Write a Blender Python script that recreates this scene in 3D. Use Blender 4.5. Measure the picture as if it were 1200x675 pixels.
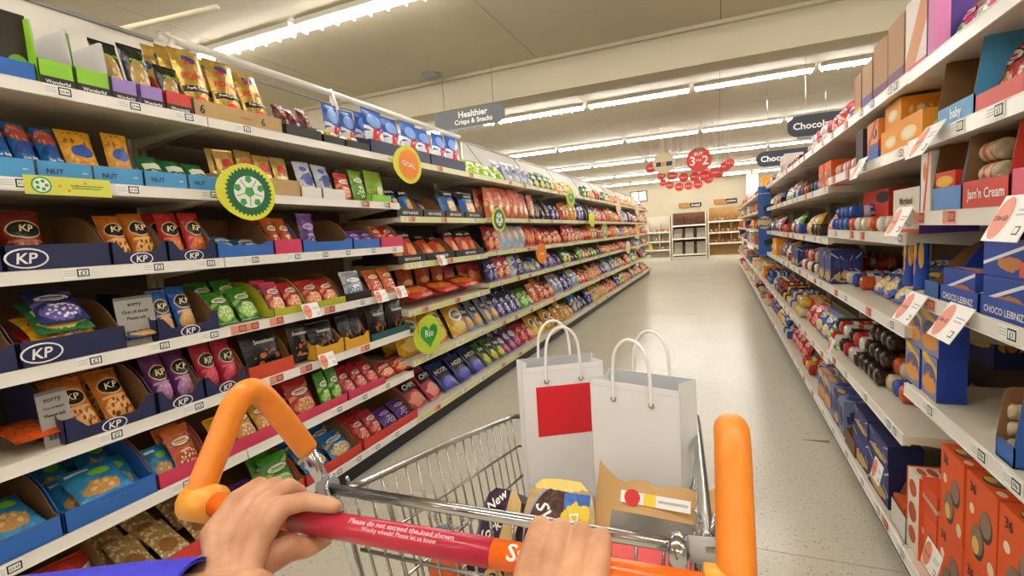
import bpy, bmesh, math, random
from mathutils import Matrix, Vector
random.seed(7)
for o in list(bpy.data.objects): bpy.data.objects.remove(o)
SC = bpy.context.scene
COL = SC.collection
R = math.radians

# ------------------------------------------------------------------ camera
F, CX, CY, CAMH = 580.0, 600.0, 337.5, 1.38
def cam_axes(yaw, pitch, roll):
    f = Vector((math.sin(yaw), math.cos(yaw), 0)); r = Vector((math.cos(yaw), -math.sin(yaw), 0)); u = Vector((0, 0, 1))
    f2 = f*math.cos(pitch) - u*math.sin(pitch); u2 = u*math.cos(pitch) + f*math.sin(pitch)
    return r*math.cos(roll) + u2*math.sin(roll), u2*math.cos(roll) - r*math.sin(roll), f2
AR, AU, AF = cam_axes(R(-22.87), R(5.73), R(-3.66))
cd = bpy.data.cameras.new('camera'); cam = bpy.data.objects.new('camera', cd); COL.objects.link(cam)
cd.sensor_width = 36; cd.lens = F/1200*36; cd.clip_start = .02; cd.clip_end = 100
cam.matrix_world = Matrix(((AR.x, AU.x, -AF.x, 0), (AR.y, AU.y, -AF.y, 0), (AR.z, AU.z, -AF.z, CAMH), (0, 0, 0, 1)))
SC.camera = cam
# world: the rest of the brightly lit store beyond the modelled part
wd = bpy.data.worlds.new('world'); SC.world = wd; wd.use_nodes = True
wd.node_tree.nodes['Background'].inputs[0].default_value = (1, .95, .86, 1)
wd.node_tree.nodes['Background'].inputs[1].default_value = .35
SC.view_settings.view_transform = 'Standard'; SC.view_settings.look = 'None'
SC.view_settings.gamma = 1; SC.view_settings.use_curve_mapping = False
SC.view_settings.exposure = 0.36
LIGHT_E = 40.0

# pixel helpers: a pixel gives a direction, the plane it meets gives the distance
def ray(px, py): return AR*((px-CX)/F) - AU*((py-CY)/F) + AF
def onX(px, py, X): d = ray(px, py); d = d*(X/d.x); return Vector((d.x, d.y, d.z+CAMH))
def onY(px, py, Y): d = ray(px, py); d = d*(Y/d.y); return Vector((d.x, d.y, d.z+CAMH))
def onZ(px, py, Z): d = ray(px, py); d = d*((Z-CAMH)/d.z); return Vector((d.x, d.y, d.z+CAMH))
def yAt(px, X, z):
    """distance along the aisle of the point of the line (X, ., z) seen in pixel column px"""
    k = (px-CX)/F; dz = z-CAMH
    return (AR.x*X + AR.z*dz - k*(AF.x*X + AF.z*dz))/(k*AF.y - AR.y)

# ------------------------------------------------------------------ materials
def lin(h):
    if not isinstance(h, str): return (*h[:3], 1)
    h = h.lstrip('#'); c = [int(h[i:i+2], 16)/255 for i in (0, 2, 4)]
    return (*[(v/12.92 if v <= .04045 else ((v+.055)/1.055)**2.4) for v in c], 1)
MATS = {}
class NT:
    def __init__(s, name):
        s.m = bpy.data.materials.new(name); s.m.use_nodes = True; s.t = s.m.node_tree
        s.p = s.t.nodes['Principled BSDF']
    def n(s, typ, **kw):
        x = s.t.nodes.new(typ)
        for k, v in kw.items(): setattr(x, k, v)
        return x
    def l(s, a, b): s.t.links.new(a, b)
    def math(s, op, a, b=None, clamp=False):
        x = s.n('ShaderNodeMath', operation=op, use_clamp=clamp)
        for i, v in enumerate((a, b)):
            if v is None: continue
            if hasattr(v, 'node'): s.l(v, x.inputs[i])
            else: x.inputs[i].default_value = v
        return x.outputs[0]
    def mix(s, fac, a, b):
        x = s.n('ShaderNodeMix', data_type='RGBA')
        for i, v in ((0, fac), (6, a), (7, b)):
            if hasattr(v, 'node'): s.l(v, x.inputs[i])
            else: x.inputs[i].default_value = v
        return x.outputs[2]
def mat(name, col, rough=.5, metal=0, noise=0, nscale=20, bump=0, spec=.5, trans=0, coat=0, sss=0, emit=0):
    if name in MATS: return MATS[name]
    a = NT(name); c = lin(col); a.p.inputs['Base Color'].default_value = c
    a.p.inputs['Roughness'].default_value = rough; a.p.inputs['Metallic'].default_value = metal
    a.p.inputs['Specular IOR Level'].default_value = spec
    if trans: a.p.inputs['Transmission Weight'].default_value = trans
    if coat: a.p.inputs['Coat Weight'].default_value = coat
    if sss:
        a.p.inputs['Subsurface Weight'].default_value = sss; a.p.inputs['Subsurface Radius'].default_value = (.01, .004, .002)
    if emit:
        a.p.inputs['Emission Color'].default_value = c; a.p.inputs['Emission Strength'].default_value = emit
    if noise or bump:
        tc = a.n('ShaderNodeTexCoord'); nz = a.n('ShaderNodeTexNoise'); nz.inputs['Scale'].default_value = nscale
        nz.inputs['Detail'].default_value = 5; a.l(tc.outputs['Object'], nz.inputs['Vector'])
        if noise:
            k = 1-noise; d = (c[0]*k, c[1]*k, c[2]*k, 1)
            f = a.math('SUBTRACT', a.math('MULTIPLY', nz.outputs[0], 2.4), .7, True)
            a.l(a.mix(f, d, c), a.p.inputs['Base Color'])
        if bump:
            b = a.n('ShaderNodeBump'); b.inputs['Strength'].default_value = bump; b.inputs['Distance'].default_value = .004
            a.l(nz.outputs[0], b.inputs['Height']); a.l(b.outputs[0], a.p.inputs['Normal'])
    MATS[name] = a.m; return a.m
def pack(name, base, shapes=(), rough=.27, metal=0, wr=.5):
    """printed packaging: flat print laid out in the pack's own UV space"""
    if name in MATS: return MATS[name]
    a = NT(name); uv = a.n('ShaderNodeUVMap'); sp = a.n('ShaderNodeSeparateXYZ'); a.l(uv.outputs[0], sp.inputs[0])
    u, v = sp.outputs[0], sp.outputs[1]
    nz = a.n('ShaderNodeTexNoise'); nz.inputs['Scale'].default_value = 7; nz.inputs['Detail'].default_value = 4; a.l(uv.outputs[0], nz.inputs['Vector'])
    cb = lin(base); n0 = a.n('ShaderNodeTexNoise'); n0.inputs['Scale'].default_value = 3.5; n0.inputs['Detail'].default_value = 6; n0.inputs['Distortion'].default_value = 2; a.l(uv.outputs[0], n0.inputs['Vector'])
    cur = cb if not wr else a.mix(a.math('SUBTRACT', a.math('MULTIPLY', n0.outputs[0], 3), 1.0, True), (cb[0]*.62, cb[1]*.62, cb[2]*.62, 1), cb)
    for s in shapes:
        k, q, colr = s[0], s[1], lin(s[2])
        if k in 'eg':      # ellipse, g = ragged ellipse
            du = a.math('DIVIDE', a.math('SUBTRACT', u, q[0]), q[2]); dv = a.math('DIVIDE', a.math('SUBTRACT', v, q[1]), q[3])
            d = a.math('ADD', a.math('MULTIPLY', du, du), a.math('MULTIPLY', dv, dv))
            if k == 'g': d = a.math('ADD', d, a.math('MULTIPLY', a.math('SUBTRACT', nz.outputs[0], .5), 2.2))
            f = a.math('LESS_THAN', d, 1.0)
        elif k == 'r':     # rectangle u0,u1,v0,v1
            f = a.math('MULTIPLY', a.math('MULTIPLY', a.math('GREATER_THAN', u, q[0]), a.math('LESS_THAN', u, q[1])),
                       a.math('MULTIPLY', a.math('GREATER_THAN', v, q[2]), a.math('LESS_THAN', v, q[3])))
        elif k == 'd':     # diagonal band: slope, offset, half width
            f = a.math('LESS_THAN', a.math('ABSOLUTE', a.math('SUBTRACT', a.math('SUBTRACT', v, a.math('MULTIPLY', u, q[0])), q[1])), q[2])
        elif k == 'v':     # voronoi pieces (nuts, crisps, sweets) inside an ellipse: cx,cy,rx,ry,scale
            vo = a.n('ShaderNodeTexVoronoi'); vo.inputs['Scale'].default_value = q[4]; a.l(uv.outputs[0], vo.inputs['Vector'])
            du = a.math('DIVIDE', a.math('SUBTRACT', u, q[0]), q[2]); dv = a.math('DIVIDE', a.math('SUBTRACT', v, q[1]), q[3])
            d = a.math('ADD', a.math('MULTIPLY', du, du), a.math('MULTIPLY', dv, dv))
            f = a.math('MULTIPLY', a.math('LESS_THAN', d, 1.0), a.math('LESS_THAN', vo.outputs[0], .42))
        cur = a.mix(f, cur, colr)
    if hasattr(cur, 'node'): a.l(cur, a.p.inputs['Base Color'])
    else: a.p.inputs['Base Color'].default_value = cur
    a.p.inputs['Roughness'].default_value = rough; a.p.inputs['Metallic'].default_value = metal
    if wr:
        b = a.n('ShaderNodeBump'); b.inputs['Strength'].default_value = wr; b.inputs['Distance'].default_value = .01
        n2 = a.n('ShaderNodeTexNoise'); n2.inputs['Scale'].default_value = 5; n2.inputs['Detail'].default_value = 3; n2.inputs['Distortion'].default_value = 1.5
        a.l(uv.outputs[0], n2.inputs['Vector']); a.l(n2.outputs[0], b.inputs['Height']); a.l(b.outputs[0], a.p.inputs['Normal'])
    MATS[name] = a.m; return a.m

# ------------------------------------------------------------------ mesh building
class MB:
    def __init__(s): s.v = []; s.f = []; s.m = []; s.u = []
    def face(s, pts, mi=0, uv=None):
        i = len(s.v); s.v += [tuple(p) for p in pts]; s.f.append(list(range(i, i+len(pts)))); s.m.append(mi); s.u.append(uv)
    def box(s, x0, x1, y0, y1, z0, z1, mi=0, skip=''):
        P = lambda x, y, z: (x, y, z); q = [(0, 0), (1, 0), (1, 1), (0, 1)]
        m = mi if isinstance(mi, (list, tuple)) else [mi]*6   # front(-y), back, left(-x), right, bottom, top
        s.face([P(x0,y0,z0), P(x1,y0,z0), P(x1,y0,z1), P(x0,y0,z1)], m[0], q)
        s.face([P(x1,y1,z0), P(x0,y1,z0), P(x0,y1,z1), P(x1,y1,z1)], m[1], q)
        s.face([P(x0,y1,z0), P(x0,y0,z0), P(x0,y0,z1), P(x0,y1,z1)], m[2], q)
        s.face([P(x1,y0,z0), P(x1,y1,z0), P(x1,y1,z1), P(x1,y0,z1)], m[3], q)
        s.face([P(x0,y1,z0), P(x1,y1,z0), P(x1,y0,z0), P(x0,y0,z0)], m[4], q)
        s.face([P(x0,y0,z1), P(x1,y0,z1), P(x1,y1,z1), P(x0,y1,z1)], m[5], q)
        return s
    def extr(s, poly, ax, a0, a1, m0=0, m1=0, ms=0):
        """polygon (2d, other two axes in order) extruded along axis ax from a0 to a1"""
        def p(q, a): return (a, q[0], q[1]) if ax == 'x' else ((q[0], a, q[1]) if ax == 'y' else (q[0], q[1], a))
        lo = [min(q[i] for q in poly) for i in (0, 1)]; hi = [max(q[i] for q in poly) for i in (0, 1)]
        uv = [((q[0]-lo[0])/(hi[0]-lo[0]+1e-9), (q[1]-lo[1])/(hi[1]-lo[1]+1e-9)) for q in poly]
        flip = (ax == 'y')
        A = [p(q, a0) for q in poly]; B = [p(q, a1) for q in poly]
        fa, fb = (A, B[::-1]) if flip else (A[::-1], B)
        s.face(fa, m0, uv if flip else uv[::-1]); s.face(fb, m1, uv[::-1] if flip else uv)
        n = len(poly)
        for i in range(n):
            j = (i+1) % n
            q = [A[i], A[j], B[j], B[i]]
            s.face(q[::-1] if flip else q, ms, None)
        return s
    def tube(s, pts, r, n=8, mi=0, cap=True, closed=False):
        pts = [Vector(p) for p in pts]; rs = r if isinstance(r, (list, tuple)) else [r]*len(pts)
        base = len(s.v); k = len(pts); up = None
        for i, p in enumerate(pts):
            if closed: t = (pts[(i+1) % k]-pts[i-1]).normalized()
            else: t = (pts[min(i+1, k-1)]-pts[max(i-1, 0)]).normalized()
            if up is None: up = t.orthogonal().normalized()
            up = (up - t*up.dot(t)).normalized(); w = t.cross(up)
            for j in range(n):
                a = 2*math.pi*j/n; s.v.append(tuple(p + (up*math.cos(a)+w*math.sin(a))*rs[i]))
        for i in range(k if closed else k-1):
            for j in range(n):
                a, b = base+i*n+j, base+i*n+(j+1) % n; i2 = (i+1) % k
                c, d = base+i2*n+(j+1) % n, base+i2*n+j
                s.f.append([a, b, c, d]); s.m.append(mi); s.u.append(None)
        if cap and not closed:
            s.f.append([base+j for j in range(n)][::-1]); s.m.append(mi); s.u.append(None)
            s.f.append([base+(k-1)*n+j for j in range(n)]); s.m.append(mi); s.u.append(None)
        return s
    def lathe(s, prof, n=12, mi=0, c=(0, 0, 0), axis='z'):
        base = len(s.v); k = len(prof)
        for r, h in prof:
            for j in range(n):
                a = 2*math.pi*j/n; x, y = r*math.cos(a), r*math.sin(a)
                q = (x, y, h) if axis == 'z' else ((x, -h, y) if axis == 'y' else (h, x, y))
                s.v.append((q[0]+c[0], q[1]+c[1], q[2]+c[2]))
        for i in range(k-1):
            for j in range(n):
                s.f.append([base+i*n+j, base+i*n+(j+1) % n, base+(i+1)*n+(j+1) % n, base+(i+1)*n+j]); s.m.append(mi if not callable(mi) else mi(i))
                s.u.append([(j/n, i/(k-1)), ((j+1)/n, i/(k-1)), ((j+1)/n, (i+1)/(k-1)), (j/n, (i+1)/(k-1))])
        for i, rev in ((0, True), (k-1, False)):
            if prof[i][0] > 1e-5:
                q = [base+i*n+j for j in range(n)]; s.f.append(q[::-1] if rev else q); s.m.append(mi if not callable(mi) else mi(i)); s.u.append(None)
        return s
    def mesh(s, name, mats, smooth=False):
        me = bpy.data.meshes.new(name); me.from_pydata(s.v, [], s.f)
        for m in (mats if isinstance(mats, (list, tuple)) else [mats]): me.materials.append(m)
        me.polygons.foreach_set('material_index', s.m)
        if smooth: me.polygons.foreach_set('use_smooth', [True]*len(s.f))
        if any(u for u in s.u):
            ul = me.uv_layers.new(name='UVMap'); d = []
            for f, u in zip(s.f, s.u): d += [c for q in (u or [(.5, .02)]*len(f)) for c in q]
            ul.data.foreach_set('uv', d)
        me.validate(); me.update(); return me
WM = {}
def ob(name, me, parent=None, M=None):
    """object at world matrix M (or local when its parent is a placed copy)"""
    o = bpy.data.objects.new(name, me); COL.objects.link(o)
    M = M if M is not None else Matrix.Identity(4)
    if parent is not None:
        o.parent = parent
        if parent.name in WM: o.matrix_parent_inverse = WM[parent.name].inverted()
    o.matrix_basis = M; WM[o.name] = M.copy(); return o
def sub(name, me, parent, M=None):
    """child in its parent's own space"""
    o = bpy.data.objects.new(name, me); COL.objects.link(o); o.parent = parent
    if M is not None: o.matrix_basis = M
    return o
def tag(o, label=None, cat=None, group=None, kind=None):
    if label: o['label'] = label
    if cat: o['category'] = cat
    if group: o['group'] = group
    if kind: o['kind'] = kind
    return o
def T(x, y, z): return Matrix.Translation((x, y, z))
def empty(name, loc, rz=0):
    return ob(name, None, None, T(*loc) @ Matrix.Rotation(rz, 4, 'Z'))

# lettering -----------------------------------------------------------------
GL = {}
def glyphs(s):
    if s in GL: return GL[s]
    c = bpy.data.curves.new('t', 'FONT'); c.body = s; c.align_x = 'CENTER'; c.align_y = 'CENTER'; c.resolution_u = 2; c.offset = .018; c.space_line = .85
    o = bpy.data.objects.new('t', c); COL.objects.link(o); bpy.context.view_layer.update()
    me = bpy.data.meshes.new_from_object(o.evaluated_get(bpy.context.evaluated_depsgraph_get()))
    vs = [tuple(v.co[:2]) for v in me.vertices]; fs = [list(p.vertices) for p in me.polygons]
    bpy.data.objects.remove(o); bpy.data.curves.remove(c); bpy.data.meshes.remove(me)
    xs = [v[0] for v in vs]; ys = [v[1] for v in vs]
    cx, cy = (min(xs)+max(xs))/2, (min(ys)+max(ys))/2
    GL[s] = ([(x-cx, y-cy) for x, y in vs], fs, max(xs)-min(xs), max(ys)-min(ys)); return GL[s]
TX = {}
def text_into(b, s, w, h, fn, mi=0, shear=0):
    """text fitted in w x h, each vertex placed by fn(x, z)"""
    vs, fs, gw, gh = glyphs(s); k = min(w/gw, h/gh); base = len(b.v)
    b.v += [tuple(fn(x*k+shear*y*k, y*k)) for x, y in vs]
    for f in fs: b.f.append([base+i for i in f]); b.m.append(mi); b.u.append(None)
def flat_text(s, w, h, m, shear=0):
    """lettering in the local xz plane facing -y"""
    k = (s, round(w, 4), round(h, 4), m.name, shear)
    if k not in TX:
        b = MB(); text_into(b, s, w, h, lambda x, z: (x, 0, z), 0, shear); TX[k] = b.mesh('lettering', m)
    return TX[k]
def ellipse(b, cx, cz, rx, rz, y, mi, n=20, rot=0):
    b.face([(cx+rx*math.cos(2*math.pi*i/n), y, cz+rz*math.sin(2*math.pi*i/n)) for i in range(n)], mi)

# ------------------------------------------------------------------ the room
YW, YB, XLW, XRW, ZC = 22.6, -5.0, -9.0, 7.0, 3.33
def floor_mat():
    a = NT('terrazzo'); tc = a.n('ShaderNodeTexCoord')
    v = a.n('ShaderNodeTexVoronoi'); v.inputs['Scale'].default_value = 75; a.l(tc.outputs['Object'], v.inputs['Vector'])
    n = a.n('ShaderNodeTexNoise'); n.inputs['Scale'].default_value = 60; n.inputs['Detail'].default_value = 3; a.l(tc.outputs['Object'], n.inputs['Vector'])
    n2 = a.n('ShaderNodeTexNoise'); n2.inputs['Scale'].default_value = 1.3; n2.inputs['Detail'].default_value = 4; a.l(tc.outputs['Object'], n2.inputs['Vector'])
    speck = a.math('MULTIPLY', a.math('LESS_THAN', v.outputs[0], .26), a.math('GREATER_THAN', n.outputs[0], .53))
    c = a.mix(n2.outputs[0], lin('c2bcab'), lin('d0cabb')); c = a.mix(speck, c, lin('8a8376'))
    v2 = a.n('ShaderNodeTexVoronoi'); v2.inputs['Scale'].default_value = 42; a.l(tc.outputs['Object'], v2.inputs['Vector'])
    c = a.mix(a.math('LESS_THAN', v2.outputs[0], .13), c, lin('e2ddd2'))
    a.l(c, a.p.inputs['Base Color']); a.p.inputs['Roughness'].default_value = .22; a.p.inputs['Specular IOR Level'].default_value = .45
    return a.m
M_floor = floor_mat(); M_joint = mat('joint_black', '3a3833', .7)
M_ceil = mat('ceiling_paint', 'bdb39c', .6, noise=.06, nscale=2); M_wall = mat('wall_cream', 'cdc2a8', .6, noise=.05, nscale=3)
M_steel = mat('shelf_cream_enamel', 'ddd5c2', .38, noise=.04, nscale=8); M_back = mat('back_panel_enamel', '6a5b48', .5, noise=.06, nscale=10)
M_white = mat('white_enamel', 'efece4', .4); M_black = mat('black_plinth', '1b1a19', .45, noise=.3, nscale=30)
M_strip = mat('price_strip_white', 'f1ede6', .3); M_stripg = pack('price_strip_promo', 'dcdc96', [('v', (.5, .5, 2, 2, 26), 'c9d26a'), ('r', (.1, .28, .2, .8), 'e9e6c8'), ('r', (.62, .8, .2, .8), 'e8e8b0')], .35, wr=0)
M_em = mat('tube_light', (1, .965, .90), .5, emit=LIGHT_E)
M_chrome = mat('chrome', 'c9cacc', .16, 1, noise=.12, nscale=40); M_grey = mat('grey_plastic', '8b8c8e', .4)
M_card = mat('cardboard', '86613c', .75, noise=.15, nscale=25); M_cardd = mat('cardboard_plain', '7d5a37', .8, noise=.15, nscale=25)

def struct(name, b, m, parent=None, smooth=False):
    o = ob(name, b.mesh(name, m, smooth), parent)
    if parent is None: tag(o, kind='structure')
    return o
def slab(x0, x1, y0, y1, z0, z1): return MB().box(x0, x1, y0, y1, z0, z1)
fl = struct('floor', slab(XLW, XRW, YB, YW, -.12, -.008), M_joint); tag(fl, 'pale speckled polished terrazzo floor of the aisle', 'floor')
YJ = [YB, 2.205, 8.2, 14.2, YW]
for i in range(4):
    for x0, x1 in ((XLW, -2.35), (-2.346, .95), (.954, XRW)):
        struct('floor_panel', slab(x0, x1, YJ[i]+.002, YJ[i+1]-.002, -.012, 0), M_floor, fl)
ce = struct('ceiling', slab(XLW, XRW, YB, YW, ZC+.012, ZC+.1), M_joint); tag(ce, 'cream panelled store ceiling', 'ceiling')
xs = [XLW, -6.6, -4.2, -1.8, .06, 2.5, 4.8, XRW]; ys = [YB, -1.5, 1.9, 5.4, 9.25, 12.6, 15.95, 19.3, YW]
for i in range(len(xs)-1):
    for j in range(len(ys)-1):
        struct('ceiling_panel', slab(xs[i]+.003, xs[i+1]-.003, ys[j]+.003, ys[j+1]-.003, ZC, ZC+.02), M_ceil, ce)
for nm, q, lb in (('wall_back', (XLW, XRW, YW, YW+.15, 0, ZC+.1), 'cream far wall behind the bread racks'), ('wall_front', (XLW, XRW, YB-.15, YB, 0, ZC+.1), 'cream wall behind the shopper'),
              ('wall_left', (XLW-.15, XLW, YB, YW, 0, ZC+.1), 'cream side wall beyond the left shelving'), ('wall_right', (XRW, XRW+.15, YB, YW, 0, ZC+.1), 'cream side wall beyond the right shelving')):
    tag(struct(nm, slab(*q), M_wall), lb, 'wall')
b = MB(); b.box(XLW, XRW, 5.46, 5.8, 2.97, ZC); b.box(XLW, XRW, 5.40, 5.46, ZC-.035, ZC)
tag(struct('trim_1', b, M_ceil), 'cream downstand beam crossing the ceiling', 'beam')
b = MB(); b.box(1.06, 1.5, YW-.5, YW, 0, ZC); tag(struct('trim_2', b, M_white), 'white square pillar by the far wall', 'pillar')
# far window, upper left
p0 = onY(741, 216, YW); p1 = onY(756, 236, YW)
w = empty('window_1', (p0.x, YW, p1.z)); tag(w, 'small bright window high on the far wall', 'window', kind='structure')
b = MB(); x0, x1, z0, z1 = p0.x-.1, p1.x+.1, p1.z, ZC-.25
for q in ((x0, x1, z0, z0+.05), (x0, x1, z1-.05, z1), (x0, x0+.05, z0, z1), (x1-.05, x1, z0, z1), ((x0+x1)/2-.025, (x0+x1)/2+.025, z0, z1)): b.box(q[0], q[1], YW-.05, YW, q[2], q[3])
ob('window_frame', b.mesh('window_frame', mat('frame_olive', '5f6038', .5)), w)
for a0, a1 in ((x0+.05, (x0+x1)/2-.025), ((x0+x1)/2+.025, x1-.05)):
    ob('pane', MB().box(a0, a1, YW-.03, YW-.02, z0+.05, z1-.05).mesh('pane', mat('daylit_pane', (1, .95, .72), .2, emit=1.6)), w)
# ceiling fixtures
ORD = ['first', 'second', 'third', 'fourth', 'fifth', 'sixth', 'seventh', 'eighth', 'ninth', 'tenth', 'eleventh', 'twelfth', 'thirteenth', 'fourteenth', 'fifteenth', 'sixteenth', 'seventeenth', 'eighteenth', 'nineteenth', 'twentieth'] + ['number %d' % k for k in range(21, 80)]
hb = MB(); hb.box(-.72, .72, -.065, .065, -.045, 0)
H_me = hb.mesh('housing', M_white)
tb = MB(); tb.extr([(-.04, -.047), (-.026, -.078), (.026, -.078), (.04, -.047)], 'x', -.70, .70); T_me = tb.mesh('tube', M_em)
lv = MB()
for k in range(9):
    x = -.68+k*.17; lv.extr([(-.055, -.046), (-.04, -.10), (.04, -.10), (.055, -.046)], 'x', x-.006, x+.006)
L_me = lv.mesh('louvre', mat('louvre_white', 'f8f4ea', .35))
rows = [(-3.1, 'behind the shopper'), (.15, 'above the shopper'), (3.45, 'before the beam'), (7.6, 'just past the beam')] + [(7.6+3.34*k, ['', 'second past the beam', 'third past the beam', 'fourth past the beam', 'nearest the far wall'][k]) for k in range(1, 5)]
for y, rn in rows:
    for k in range(9):
        x = -7.05+1.5*k
        e = empty('ceiling_light', (x, y, ZC)); tag(e, 'white fluorescent batten, %s from left, in the row %s' % (ORD[k], rn), 'ceiling light', 'ceiling light battens')
        for n, me in (('housing', H_me), ('tube', T_me)): sub(n, me, e)
        tag(sub('louvre', L_me, e), kind='stuff')
c = onZ(505, 87, ZC); b = MB(); b.lathe([(.11, 0), (.11, -.02), (.07, -.05), (.02, -.055)], 16, c=(c.x, c.y, ZC))
sd = ob('smoke_detector', b.mesh('smoke_detector', M_grey, True)); tag(sd, 'small round grey smoke detector on the ceiling', 'detector')

# ------------------------------------------------------------------ shelving
XF, XR = -2.0, .6                      # shelf fronts left and right of the aisle
LROW = [1.934, 1.624, 1.334, 1.03, .752, .46, .116]
CROW = [1.934, 1.537, 1.212, .88, .525, .116]; DROW = [1.934, 1.545, 1.225, .925, .525, .116]
RROW = [1.806, 1.577, 1.34, 1.075, .745, .13]; SROW = [1.81, 1.568, 1.27, .945, .55, .13]; TROW = [1.81, 1.525, 1.225, .945, .5, .13]
LB0, LBW, NL = 1.52, 1.34, 11; RB0, RBW, NR = 2.1, 1.33, 12
def lrows(k): return LROW if k < 2 else (CROW if k == 2 else DROW)
def rrows(k): return RROW if k < 1 else (SROW if k == 1 else TROW)
def lbay(y): return int(math.floor((y-LB0)/LBW))+1     # 0 = nearest
def rbay(y): return int(math.floor((y-RB0)/RBW))+1
NUM7 = ['top', 'second', 'third', 'fourth', 'fifth', 'sixth', 'bottom']; NUM6 = ['top', 'second', 'third', 'fourth', 'fifth', 'bottom']
RL, RRt = Matrix.Rotation(R(90), 4, 'Z'), Matrix.Rotation(R(-90), 4, 'Z')
def SM(side, y, z, inset=0.0): return (T(XF-inset, y, z) @ RL) if side == 'L' else (T(XR+inset, y, z) @ RRt)
M_tick = mat('ticket_card', 'f7f6f2', .5); M_ink = mat('ticket_ink', '232227', .5); M_salm = mat('ticket_salmon', 'e98b73', .5); M_pink = mat('ticket_pink', 'f3b7a6', .5)
M_txtw = mat('print_white', 'f6f4ef', .45); M_gline = mat('ticket_grey_print', 'b9b8b6', .5)
TK = {}
def ticket(price, red=False):
    if (price, red) in TK: return TK[price, red]
    b = MB(); b.box(-.04, .04, -.0015, 0, -.018, .018, 0)
    for k in range(3): b.box(-.036, -.004, -.002, -.0015, .008-k*.007, .010-k*.007, 2)
    b.box(.0, .036, -.0022, -.0015, -.012, .014, 1); b.box(.004, .032, -.0026, -.0022, -.008, .010, 0)
    text_into(b, price, .024, .014, lambda x, z: (x+.018, -.003, z+.001), 1)
    TK[price, red] = b.mesh('price_ticket', [M_salm if red else M_tick, M_ink, M_gline]); return TK[price, red]
def barker(txt):
    if ('b', txt) in TK: return TK['b', txt]
    b = MB(); b.box(-.055, .055, -.002, 0, -.04, .04, 0)
    n = 18; b.face([(-.028+.026*math.cos(2*math.pi*i/n), -.0024, .037*math.sin(2*math.pi*i/n)) for i in range(n)], 1)
    text_into(b, txt, .04, .018, lambda x, z: (x-.028, -.003, z), 2)
    b.box(.012, .05, -.0024, -.002, .012, .015, 3); b.box(.012, .045, -.0024, -.002, .004, .007, 3); b.box(.03, .045, -.0026, -.002, -.028, -.014, 2); b.box(.032, .043, -.003, -.0026, -.026, -.016, 0)
    TK['b', txt] = b.mesh('promo_card', [M_tick, M_salm, M_ink, M_gline]); return TK['b', txt]
SHELF = {}
def shelf_mesh(side, wdt, depth, bottom):
    k = (side, round(wdt, 3), depth, bottom)
    if k in SHELF: return SHELF[k]
    b = MB(); w2 = wdt/2-.004
    b.box(-w2, w2, 0, depth, -.03, 0); b.box(-w2, w2, 0, .02, -.036, -.03); b.box(-w2, w2, 0, .006, 0, .006)
    if not bottom:
        for s in (-1, 1): b.extr([(.03, -.03), (depth, -.03), (depth, -.075), (depth-.06, -.075)], 'x', s*(w2-.012)-.003, s*(w2-.012)+.003)
    SHELF[k] = b.mesh('shelf', M_steel); return SHELF[k]
SHO = {}
def price_strip(wdt, m): 
    k = ('ps', round(wdt, 3), m.name)
    if k not in SHELF:
        b = MB(); w2 = wdt/2-.003
        b.extr([(-.004, -.036), (0, -.036), (0, .004), (-.002, .004)], 'x', -w2, w2); b.box(-w2, w2, -.0075, -.004, -.037, -.0345, 0); b.box(-w2, w2, -.006, -.002, .002, .0045, 0)
        b.face([(-w2, -.0045, -.034), (w2, -.0045, -.034), (w2, -.0045, .002), (-w2, -.0045, .002)], 1, [(0, 0), (wdt*9, 0), (wdt*9, 1), (0, 1)])
        SHELF[k] = b.mesh('price_strip', [M_strip, m])
    return SHELF[k]
def make_bay(side, k, y0, y1):
    X = XF if side == 'L' else XR; sg = -1 if side == 'L' else 1
    rws = lrows(k) if side == 'L' else rrows(k); wdt = y1-y0; ym = (y0+y1)/2
    e = empty('shelving_bay', (X, ym, 0))
    tag(e, '%s cream metal shelving bay from the near end, %s side of the aisle' % (ORD[k], 'left' if side == 'L' else 'right'), 'shelving', '%s-hand shelving bays' % ('left' if side == 'L' else 'right'))
    D = .5 if side == 'L' else .48
    ztop = 2.0 if side == 'L' else 1.95
    M0 = SM(side, ym, 0)
    b = MB(); b.box(-wdt/2+.002, wdt/2-.002, D, D+.012, .1, ztop); ob('back_panel', b.mesh('back_panel', M_back), e, M0)
    for s in (-1, 1):
        b = MB(); b.box(s*(wdt/2-.016)-.012, s*(wdt/2-.016)+.012, D-.03, D, .1, ztop+.02); ob('upright', b.mesh('upright', M_steel), e, M0)
    b = MB(); b.box(-wdt/2, wdt/2, .05, .07, 0, rws[-1]); b.box(-wdt/2, wdt/2, .07, D, .0, .02); ob('plinth', b.mesh('plinth', M_black), e, M0)
    for i, z in enumerate(rws):
        zt = z+.036; last = i == len(rws)-1
        sh = ob('shelf', shelf_mesh(side, wdt, D-.02, last), e, SM(side, ym, zt)); SHO[side, k, i] = sh
        ob('price_strip', price_strip(wdt, M_stripg if (side == 'L' and k >= 2) else M_strip), sh, SM(side, ym, zt))
    return e
for k in range(NL+1): make_bay('L', k, LB0+(k-1)*LBW, LB0+k*LBW)
for k in range(NR+1): make_bay('R', k, RB0+(k-1)*RBW, RB0+k*RBW)
def bay_of(side, y): return max(0, min(NL, lbay(y))) if side == 'L' else max(0, min(NR, rbay(y)))
def rz(side, k, i): r = lrows(k) if side == 'L' else rrows(k); return r[min(i, len(r)-1)]+.0375
def put_ticket(side, y, i, price, red=False):
    k = bay_of(side, y); z = rz(side, k, i)
    ob('price_ticket', ticket(price, red), SHO[side, k, i], SM(side, y, z-.016, -.0055))
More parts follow.
